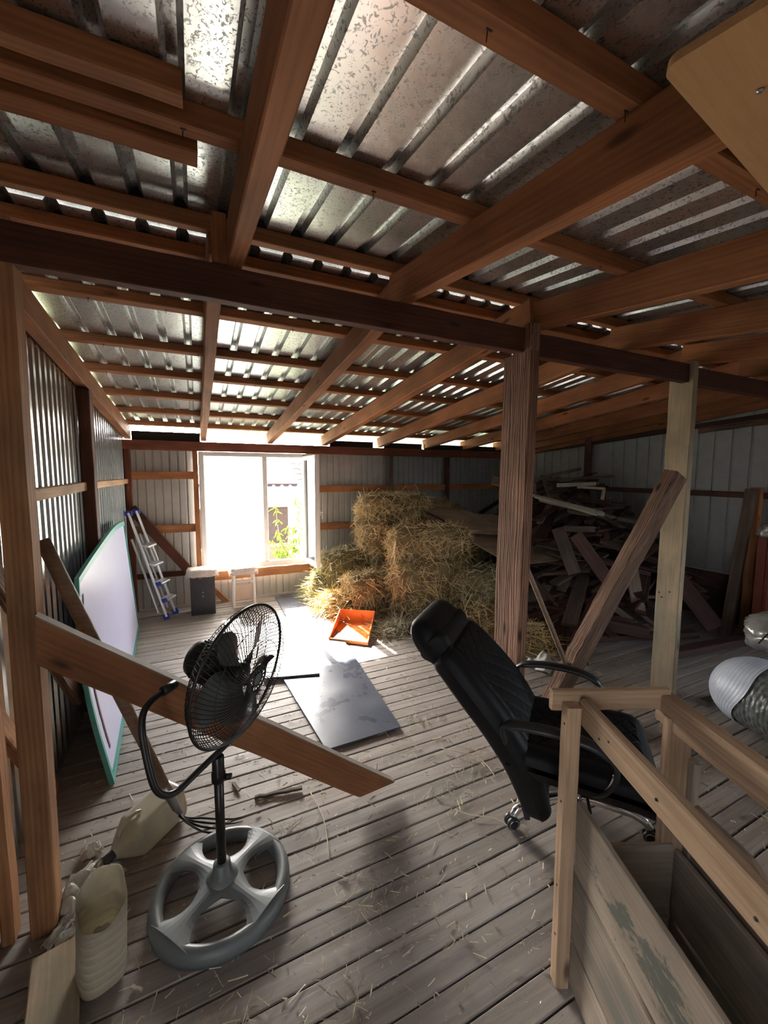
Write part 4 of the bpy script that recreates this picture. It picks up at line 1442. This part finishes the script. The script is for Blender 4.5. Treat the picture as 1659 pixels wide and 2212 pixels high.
# seat cushion with stitched diamonds
def cushion(w0, w1, d0, d1, zc, th, nx=110, ny=110):
    mb = MB()
    top = []

    def H(u, v):
        x = d0 + (d1 - d0) * u
        wv = (w0 + (w1 - w0) * u)
        y = (v - .5) * 2 * wv
        eu = min(1, min(u, 1 - u) / .12); ev = min(1, min(v, 1 - v) / .12)
        edge = (1 - (1 - eu) ** 2) ** .5 * (1 - (1 - ev) ** 2) ** .5
        a1 = abs(math.sin(PI * (x * 1.2 + y) / .085)); a2 = abs(math.sin(PI * (x * 1.2 - y) / .085))
        q = .009 * min(1, min(a1, a2) * 5) if .18 < v < .82 and .05 < u < .9 else .004
        drop = -.04 * max(0, (u - .8) / .2) ** 2
        return x, y, edge, q, drop

    def f(u, v):
        x, y, ed_, q, dr = H(u, v)
        return Vector((x, y, zc + th / 2 * ed_ + q * ed_ + dr + .02 * abs((v - .5) * 2) ** 3))

    def g_(u, v):
        x, y, ed_, q, dr = H(u, v)
        return Vector((x, y, zc - th / 2 * ed_ + dr * .6))
    mb.grid(f, nx, ny)
    mb.grid(lambda u, v: g_(u, 1 - v), 30, 30)
    return mb
cushion(.235, .265, -.24, .30, .43, .11).build('seat', M['leather'], e, CW)
# backrest: side profile reclined
SPn = [(-.13, .19), (-.165, .30), (-.215, .42), (-.30, .545), (-.395, .65), (-.48, .735), (-.555, .795), (-.595, .825)]
sp2 = smooth([(x, 0, z) for x, z in SPn], 6)
def bk_f(side, off):
    def f(u, v):
        i = u * (len(sp2) - 1)
        k = min(int(i), len(sp2) - 2); t = i - k
        p = sp2[k].lerp(sp2[k + 1], t)
        tg = (sp2[k + 1] - sp2[k]).normalized()
        nn = Vector((tg.z, 0, -tg.x))      # to the front / up
        if nn.x < 0: nn = -nn
        w = .19 + .065 * math.sin(PI * min(1, u * 1.05)) ** .8
        if u > .8: w = .195 + .02 * (u - .8) / .2
        y = (v - .5) * 2 * w
        ev = min(1, min(v, 1 - v) / .14); eu = min(1, min(u, 1 - u) / .05)
        edge = (1 - (1 - ev) ** 2) ** .5 * (1 - (1 - eu) ** 2) ** .5
        th = .055 + .018 * math.sin(PI * u)
        if u > .80: th += .022 * math.sin(PI * (u - .80) / .20)
        q = 0
        if side > 0 and .1 < u < .78 and .2 < v < .8:
            s_ = u * 1.0
            q = .006 * min(1, 5 * min(abs(math.sin(PI * (s_ + y) / .085)), abs(math.sin(PI * (s_ - y) / .085))))
        groove = -.008 * math.exp(-((u - .79) / .008) ** 2)
        wing = .03 * abs((v - .5) * 2) ** 2.5
        return p + nn * (side * (th * edge + q + groove) + wing) + Vector((0, y, 0))
    return f
br_ = MB()
br_.grid(bk_f(1, 0), 130, 90)
br_.grid(lambda u, v: bk_f(-1, 0)(u, 1 - v), 50, 24)
br_.build('backrest', M['leather'], e, CW)
# headrest pad
hm = MB()
def hr(u, v):
    a = 2 * PI * v
    y = (u - .5) * .41
    ee = (1 - abs(2 * u - 1) ** 10) ** .35 if abs(2 * u - 1) < 1 else 0
    cx, cz = -.575, .830
    lx, lz = .064 * math.cos(a), .118 * math.sin(a)
    t = R(42)
    return Vector((cx + (lx * math.cos(t) - lz * math.sin(t)) * max(ee, .25), y, cz + (lx * math.sin(t) + lz * math.cos(t)) * max(ee, .25)))
hm.grid(hr, 26, 26)
for s_ in (0, 1):
    n_ = 26
    vs = [hr(s_, j / 25) for j in range(25)]
    hm.add(vs, [tuple(range(25)) if s_ else tuple(range(24, -1, -1))])
hm.build('headrest', M['leather'], e, CW)
for s_ in (-1, 1):
    pts = [(-.24, s_ * .25, .53), (-.25, s_ * .265, .60), (-.17, s_ * .272, .625), (-.05, s_ * .275, .63), (.06, s_ * .275, .615), (.12, s_ * .272, .57), (.13, s_ * .265, .51), (.10, s_ * .25, .44), (.06, s_ * .22, .40)]
    ar = MB()
    sm = smooth(pts, 5)
    L = len(sm)
    vs = []
    for i, p in enumerate(sm):
        tg = (sm[min(i + 1, L - 1)] - sm[max(0, i - 1)]).normalized()
        nn = Vector((0, 1, 0)).cross(tg).normalized()
        pad = 1.0 if 6 < i < 24 else .62
        for k in range(10):
            q = 2 * PI * k / 10
            vs.append(p + Vector((0, 1, 0)) * (.028 * pad * math.cos(q)) + nn * (.015 * pad * math.sin(q)))
    fs = [(i * 10 + k, i * 10 + (k + 1) % 10, (i + 1) * 10 + (k + 1) % 10, (i + 1) * 10 + k) for i in range(L - 1) for k in range(10)]
    fs += [tuple(range(9, -1, -1)), tuple((L - 1) * 10 + k for k in range(10))]
    ar.add(vs, fs, smooth=True)
    am = ar.build('armrest', M['black'], e, CW)
    MB().tube(smooth([(.128, s_ * .262, .52), (.105, s_ * .25, .45), (.05, s_ * .20, .385), (-.02, s_ * .12, .375)]), .010, 10).build('armrest_bracket', M['chrome'], am, CW)
# dark cover hanging below the back
MB().slab(lambda u, v: Vector((-.245 + .09 * u + .0 , (v - .5) * .36, .48 - .30 * u)), 8, 8, .02).build('back_cover', M['black'], e, CW)

# ================================================================== CRATE (feeder)
P1 = Vector((.946, .787, 0))
U_ = Vector((-.391, -.92, 0)); W_ = Vector((.92, -.391, 0))
CM = Matrix((U_, W_, Vector((0, 0, 1)))).transposed().to_4x4()
CM = Matrix.Translation(P1) @ CM
e = empty('wooden_feeder_crate', P1, label='long wooden feeder crate with open top rails at the right foreground', cat='crate')
def cb(nm, p0, p1, w, h, mat='crate', up=(0, 0, 1), **k):
    a = CM @ Vector(p0); b_ = CM @ Vector(p1)
    upw = (CM.to_3x3() @ Vector(up))
    return timber(nm, a, b_, w, h, mat, e, up=upw, **k)
cb('corner_post', (.018, .018, 0), (.018, .018, .895), .042, .040, up=(1, 0, 0))
cb('corner_post', (.03, .325, 0), (.03, .325, .86), .070, .03, up=(1, 0, 0))
cb('corner_post', (.045, .362, 0), (.045, .362, .74), .02, .05, 'crate_dark', up=(1, 0, 0))
cb('end_rail', (-.012, -.03, .895), (-.012, .325, .893), .022, .062, up=(0, 0, 1))
cb('side_rail', (.02, .055, .875), (1.55, .05, .872), .026, .078, wob=.0006, seg=8)
cb('side_rail', (-.02, .318, .865), (1.55, .345, .865), .045, .085, wob=.0006, seg=8)
for z0, z1, zz in ((.01, .150, .012), (.158, .375, .02), (.382, .603, .035)):
    cb('side_plank', (.03, .050, (z0 + z1) / 2), (1.5, .050, (z0 + z1) / 2 + zz), .018, z1 - z0, 'crate_stain' if z1 > .6 else 'crate_dark', seg=8, wob=.0008)
for z0, z1 in ((.05, .24), (.245, .46)):
    cb('side_plank', (.05, .335, (z0 + z1) / 2), (1.5, .345, (z0 + z1) / 2 + .02), .018, z1 - z0, 'crate_dark', seg=8)
for z0, z1 in ((.02, .25), (.255, .48)):
    cb('end_plank', (.045, .06, (z0 + z1) / 2), (.045, .32, (z0 + z1) / 2), .018, z1 - z0, 'crate_dark', seg=3)
cb('bottom_plank', (.05, .19, .06), (1.5, .19, .06), .25, .018, 'crate_dark', seg=3)
poly = [(0, .28), (0, .615), (.18, .625)]
for k in range(7):
    q = PI / 2 - k * PI / 12
    poly.append((.18 + .07 * math.cos(q), .555 + .07 * math.sin(q)))
poly += [(.255, .50), (.34, .45), (1.2, .45), (1.2, .28)]
mp = MB().prism([(x, z) for x, z in poly][::-1], 0, .012)
mp.build('curved_ply_side', M['ply_brown'], e, CM @ Matrix.Translation((.04, .372, 0)) @ Matrix.Rotation(PI / 2, 4, 'X'))
# green stains on the top side plank, as thin crust
# nail heads
for (u_, w_2, z_) in ((.02, -.004, .84), (.02, -.004, .60), (.018, -.004, .33), (.02, -.004, .17)):
    MB().lathe([(.004, -.001), (.003, .001)], 8).build('nail', M['nail'], e, CM @ Matrix.Translation((u_ + .002, w_2, z_)) @ Matrix.Rotation(PI / 2, 4, 'X'))
for (u_, z_) in ((.12, .86), (.33, .87), (.55, .86), (.16, .88)):
    MB().lathe([(.0035, -.001), (.003, .001)], 8).build('nail', M['nail'], e, CM @ Matrix.Translation((u_, .0395, z_)) @ Matrix.Rotation(PI / 2, 4, 'X'))
sds = []
rn = random.Random(4)
for i in range(700):
    u_, w_2 = rn.uniform(.08, 1.3), rn.uniform(.08, .31)
    p = CM @ Vector((u_, w_2, .075 + rn.uniform(0, .05)))
    sds.append((p, (rn.uniform(-1, 1), rn.uniform(-1, 1), rn.uniform(-.1, .5)), rn.uniform(.05, .16), .003, (rn.uniform(-.3, .3), rn.uniform(-.3, .3), -.2)))
straw_mesh(sds, 'hay_remains', 'straw_brown', e, M_=IW)
def box_small():
    o = MB().bbox((-.05, -.05, 0), (.05, .05, .12), .006).build('cardboard_box', M['plaster_cream'], None, Matrix.Translation((1.72, .86, 0)) @ Matrix.Rotation(.5, 4, 'Z'))
    tag(o, 'small pale box on the floor between the chair leg and the crate', 'box')
box_small()

# ================================================================== JUGS AND RAGS
def sq_section(a, w, d, ex=4.0):
    c, s_ = math.cos(a), math.sin(a)
    k = (abs(c) ** ex + abs(s_) ** ex) ** (-1 / ex)
    return k * c * w, k * s_ * d
e = empty('plastic_jug', (-.25, 1.86, 0), label='cloudy plastic jug with a dark cap lying on its side between post and fan', cat='jug')
ax0, ax1 = Vector((-.375, 1.755, .05)), Vector((-.135, 1.955, .085))
Rj, _, _ = frame_between(ax0, ax1)
JM = Matrix.Translation(ax0) @ Rj
def jf(u, v):
    a = 2 * PI * v
    x = .03 + .29 * u
    if u < .28:
        t = u / .28; w = .016 + .052 * t ** .8; d = .016 + .060 * t ** .8
    else:
        w, d = .068, .076
        if u > .93:
            t = (u - .93) / .07; w -= .012 * t * t; d -= .012 * t * t
    ex = 2.2 + 4 * min(1, u / .4)
    y, z = sq_section(a, w, d, ex)
    # recessed panels
    if .34 < u < .88 and (abs(math.cos(a)) > .80 or abs(math.sin(a)) > .80):
        y *= .955; z *= .955
    return Vector((x, y, z))
jb = MB(); jb.grid(jf, 40, 49)
vs = [jf(1, j / 48) for j in range(48)]; jb.add(vs, [tuple(range(47, -1, -1))])
jb.build('jug_body', M['jug'], e, JM)
MB().tube([(-.004, 0, 0), (.034, 0, 0)], .0185, 20).build('cap', M['jug_cap'], e, JM)
hd_ = MB().tube(smooth([(.06, 0, .05), (.09, 0, .085), (.13, 0, .09), (.155, 0, .078)]), .008, 8); hd_.build('moulded_handle', M['jug'], e, JM)

e = empty('cut_jug', (-.322, 1.375, 0), label='yellowed ribbed jug with its top cut off, standing by the fan foot', cat='jug')
JM = Matrix.Translation((-.322, 1.375, 0)) @ Matrix.Rotation(R(22), 4, 'Z') @ Matrix.Rotation(R(3), 4, 'Y')
def cf(u, v, th=0.0):
    a = 2 * PI * v
    htop = .255 + .045 * math.cos(a - 1.1) + .006 * math.sin(5 * a)
    z = htop * u
    w, d = .062, .068
    if z < .02: k = .80 + .20 * math.sin(PI / 2 * z / .02)
    else: k = 1 - .055 * math.exp(-(((z - .03) % .026) - .013) ** 2 / .000012) if z < .215 else 1
    x, y = sq_section(a, w * k - th, d * k - th, 3.2)
    return Vector((x, y, z + (.003 if th else .001)))
jb = MB(); jb.grid(cf, 90, 61)
jb.grid(lambda u, v: cf(u, 1 - v, .002), 90, 61)
vs = [cf(0, j / 60) for j in range(60)]; jb.add(vs, [tuple(range(59, -1, -1))])
# grid is (u along height, v around)
jb.build('jug_body', M['jug_cut'], e, JM)
blob(MB(), (0, 0, .10), .045, .05, .035, amp=.35, fr=3.5, seed=3, nu=30, nv=18).build('crumpled_film', M['rag'], e, JM)

def rag(c, sx_, sy_, sz_, rz_, label, seed, folds=9):
    e = empty('crumpled_rag', c, rz_, label=label, cat='rag')
    off = Vector((seed * 2.1, seed, 0))

    def f(u, v):
        x = (u - .5) * sx_; y = (v - .5) * sy_
        q = Vector((u * folds * .6, v * folds, 0)) + off
        z = .5 + .55 * noise.noise(q * .5) + .35 * noise.noise(q * 1.2)
        z *= math.sin(PI * min(1, max(0, u * .96 + .02))) ** .4 * math.sin(PI * min(1, max(0, v * .96 + .02))) ** .4
        x += .12 * sx_ * noise.noise(q * .7 + Vector((9, 0, 0))); y += .15 * sy_ * noise.noise(q * .7 + Vector((0, 9, 0)))
        return Vector((x, y, max(.002, z * sz_)))
    MB().slab(f, 46, 46, .0015).build('folded_cloth', M['rag'], e)
rag((-.425, 1.70, 0), .20, .16, .10, .9, 'crumpled white rag between the left post and the jug', 3)
rag((-.43, 1.60, 0), .18, .09, .05, 1.0, 'strip of pleated white cloth at the foot of the left post', 6, 14)
rag((-.445, 1.88, 0), .07, .06, .06, .3, 'small wad of torn paper behind the left post', 8)
rag((2.50, 2.30, 0.0), .22, .20, .16, .4, 'torn pale paper sheet on the floor just right of the centre post foot', 12, 4)
b = timber('loose_board', (-.465, 1.50, .022), (-.36, .98, .022), .125, .024, 'post_tan', None, seg=4)
tag(b, 'short grey-tan board lying on the floor at the bottom left corner', 'board')
b = timber('loose_stick', (.20, 1.885, .008), (.42, 1.845, .012), .018, .014, 'lumber', None, seg=9, wob=.003)
tag(b, 'dry bark-covered stick on the floorboards right of the fan pole', 'stick')
b = timber('wood_chip', (.115, 2.03, .006), (.135, 1.96, .008), .016, .009, 'lumber', None, seg=3)
tag(b, 'small chip of dark wood on the floor behind the fan pole', 'wood chip')
b = timber('wood_chip', (-.232, 1.30, .006), (-.205, 1.275, .008), .010, .008, 'lumber_pale', None, seg=3)
tag(b, 'small pale wood chip between the cut jug and the fan foot', 'wood chip')

# ================================================================== LITTER ON THE FLOOR
rn = random.Random(21)
sds = []
for i in range(14000):
    x = rn.uniform(-.55, 3.2); y = rn.uniform(.35, 5.0) if rn.random() < .35 else rn.uniform(.4, 2.6)
    dens = .35 + .65 * max(0, noise.noise(Vector((x * 2.3, y * 2.3, 3)))) * 2.2
    if rn.random() > dens: continue
    L = rn.choice((.006, .008, .012, .02, .035)) * rn.uniform(.7, 1.4)
    a = rn.uniform(0, 2 * PI)
    sds.append(((x, y, .0035 + rn.uniform(0, .002)), (math.cos(a), math.sin(a), rn.uniform(-.05, .15)), L, rn.uniform(.002, .0048), (rn.uniform(-.3, .3), rn.uniform(-.3, .3), 0)))
for (cx_, cy_, n_, r_) in ((1.28, 1.62, 150, .16), (1.05, 1.52, 60, .12), (1.22, 2.1, 60, .12), (.32, 1.62, 50, .10), (.5, 1.25, 70, .12), (.02, 1.08, 90, .10), (1.6, 2.9, 80, .2), (1.85, 2.75, 60, .15),
                           (.2, 3.6, 50, .2), (-.1, 3.9, 60, .3), (1.0, 1.35, 40, .15), (.35, .95, 40, .06), (.75, 1.0, 24, .04), (-.25, 1.15, 60, .12), (1.0, 1.95, 40, .15), (0.05, 2.6, 40, .25)):
    for i in range(n_):
        x = rn.gauss(cx_, r_ * .5); y = rn.gauss(cy_, r_ * .5); a = rn.uniform(0, 2 * PI)
        sds.append(((x, y, .004 + rn.uniform(0, .012)), (math.cos(a), math.sin(a), rn.uniform(-.1, .25)), rn.uniform(.008, .05), rn.uniform(.0018, .003), (rn.uniform(-.5, .5), rn.uniform(-.5, .5), -.05)))
o = straw_mesh(sds, 'straw_litter', 'straw_floor', None)
tag(o, 'bits of straw and chaff strewn over the grey floorboards', 'straw')
def stalk(pts, r, label):
    o = MB().tube(smooth(pts), r, 6).build('dry_stalk', M['straw_floor'], None)
    tag(o, label, 'stalk')
stalk([(.45, 1.80, .010), (.465, 1.66, .007), (.455, 1.55, .006), (.43, 1.43, .005)], .0022, 'long pale curved stalk on the floor right of the fan foot')
stalk([(1.20, 1.80, .012), (1.31, 1.68, .02), (1.35, 1.60, .012), (1.34, 1.50, .006)], .003, 'thick dry stalk at the foot of the centre post')
stalk([(1.03, 1.42, .01), (1.08, 1.36, .012), (1.17, 1.30, .008), (1.20, 1.22, .006)], .0022, 'thin bent stalk in front of the chair')

# ================================================================== OUTSIDE THE WINDOW
e = empty('neighbouring_shed', (4.6, 13.5, -2.8), label='neighbouring shed with a bluish corrugated roof seen through the window', cat='building')
hb = MB().box((-6, 0, 0), (1.2, 1.3, 3.3)); hb.build('shed_wall', M['brownwall'], e)
MB().box((-6, -.06, .0), (1.2, -.005, 2.0)).build('lower_wall', M['plaster'], e)
MB().box((-6.1, -.10, 2.0), (1.3, -.01, 2.09)).build('white_band', M['pvc'], e)
prof = rib_profile(7.4, .30, .16, .06, .05)
vs = []
n = len(prof)
for (yv, zv) in ((-.5, 3.36), (1.5, 3.99)):
    for (x, z) in prof: vs.append((x - 6.1, yv, zv + z))
o = MB().add(vs, [(k, k + 1, n + k + 1, n + k) for k in range(n - 1)]).build('corrugated_roof', M['bluesheet'], e)
MB().box((-6.1, 1.45, 3.98), (1.3, 1.55, 4.06)).build('ridge_board', M['beam_dark'], e)
e = empty('tiled_house', (3.65, 9.2, -2.8), label='cream house with a clay-tiled roof and pale green eaves behind the open sash', cat='building')
MB().box((-1.15, 0, 0), (4, 3.0, 3.55)).build('house_wall', M['plaster_cream'], e)
MB().box((-1.35, -.35, 3.50), (4.2, -.28, 3.72)).build('eaves_board', M['greenfascia'], e)
tl = None
for r_ in range(8):
    for c_ in range(20):
        if tl is None:
            tl = MB().grid(lambda u, v: Vector(((u - .5) * .22, (v - .5) * .34, .045 * math.sin(PI * u) + .02 * (1 - v))), 7, 2).build('roof_tile', M['tile'], e, Matrix.Translation((3.65 - 1.3, 8.9, .95)) @ Matrix.Rotation(R(26), 4, 'X'))
            continue
        k = tl.copy(); COL.objects.link(k); k.parent = e
        Mw = Matrix.Translation((3.65 - 1.3 + c_ * .22, 8.9 + r_ * .27, .95 + r_ * .135)) @ Matrix.Rotation(R(26), 4, 'X')
        WM[k.name] = Mw; k.matrix_basis = WM[e.name].inverted() @ Mw
MB().slab(lambda u, v: Vector((-1.4 + 4.6 * u, -.35 + 2.4 * v, 3.70 + 1.17 * v)), 2, 2, .02).build('roof_deck', M['brownwall'], e)

# leaf: a folded blade, shared by all leaves of the sapling
lm = MB()
def lf(u, v):
    w = .014 * math.sin(PI * u ** .8) + .0006
    return Vector((.095 * u, (v - .5) * 2 * w, -.03 * u * u + .010 * abs(v - .5) * 2))
lm.grid(lf, 7, 5)
leaf_me = lm.mesh('leaf', M['leaf'])
e = empty('peach_sapling', (1.55, 6.3, -2.8), label='young tree with long yellow-green leaves just outside the right pane', cat='tree')
rn = random.Random(31)
tips = [((1.10, 6.3, .95), 40), ((1.42, 6.25, 1.02), 40), ((1.30, 6.3, .60), 30), ((1.0, 6.2, .42), 36), ((1.12, 6.15, .22), 34), ((1.5, 6.3, .55), 22)]
first = True
tw = MB()
tw.tube([(1.55, 6.3, -2.8), (1.42, 6.3, -1.0), (1.33, 6.3, .1)], [.04, .03, .015], 8)
for (tp, n_) in tips:
    tp = Vector(tp); ba = Vector((1.33, 6.3, .05))
    brp = smooth([ba, ba.lerp(tp, .5) + Vector((rn.uniform(-.05, .05), 0, .02)), tp + Vector((0, 0, .12))], 4)
    tw.tube(brp, [.009 - .0008 * i for i in range(len(brp))], 6)
    for i in range(n_):
        q = brp[rn.randrange(3, len(brp))] + Vector((rn.uniform(-.02, .02), rn.uniform(-.05, .05), rn.uniform(-.05, .05)))
        s_ = rn.uniform(.75, 1.25)
        Ml = Matrix.Translation(q) @ Matrix.Rotation(rn.uniform(0, 2 * PI), 4, 'Z') @ Matrix.Rotation(rn.uniform(-.1, 1.1), 4, 'Y') @ Matrix.Rotation(rn.uniform(-.6, .6), 4, 'X') @ Matrix.Scale(s_, 4)
        link('leaf', leaf_me, Ml, e)
tw.build('stem', M['bark'], e, IW)
def bush(c, rx, rz_, n, label):
    e = empty('garden_bush', c, label=label, cat='bush')
    rn = random.Random(int(c[0] * 50))
    vs, fs = [], []
    for i in range(n):
        d = Vector((rn.gauss(0, 1), rn.gauss(0, 1), rn.gauss(0, 1))).normalized() * rn.uniform(.55, 1)
        p = Vector((d.x * rx, d.y * rx, d.z * rz_ + rz_))
        a = Vector((rn.uniform(-1, 1), rn.uniform(-1, 1), rn.uniform(-1, 1))).normalized() * .07
        b_ = a.cross(Vector((rn.uniform(-1, 1), rn.uniform(-1, 1), rn.uniform(-1, 1)))).normalized() * .035
        k = len(vs); vs += [p - a, p + b_, p + a, p - b_]; fs.append((k, k + 1, k + 2, k + 3))
    o = MB().add(vs, fs).build('foliage', M['leaf'], e); o['kind'] = 'stuff'
    MB().tube([(0, 0, 0), (0, 0, rz_)], .04, 8).build('stem', M['bark'], e)
bush((-.75, 8.2, -2.8), .78, 1.45, 2600, 'pale leafy bush outside the fixed pane, on its left')
bush((1.05, 8.6, -2.8), .7, 1.36, 2200, 'pale leafy bush outside the fixed pane, on its right')
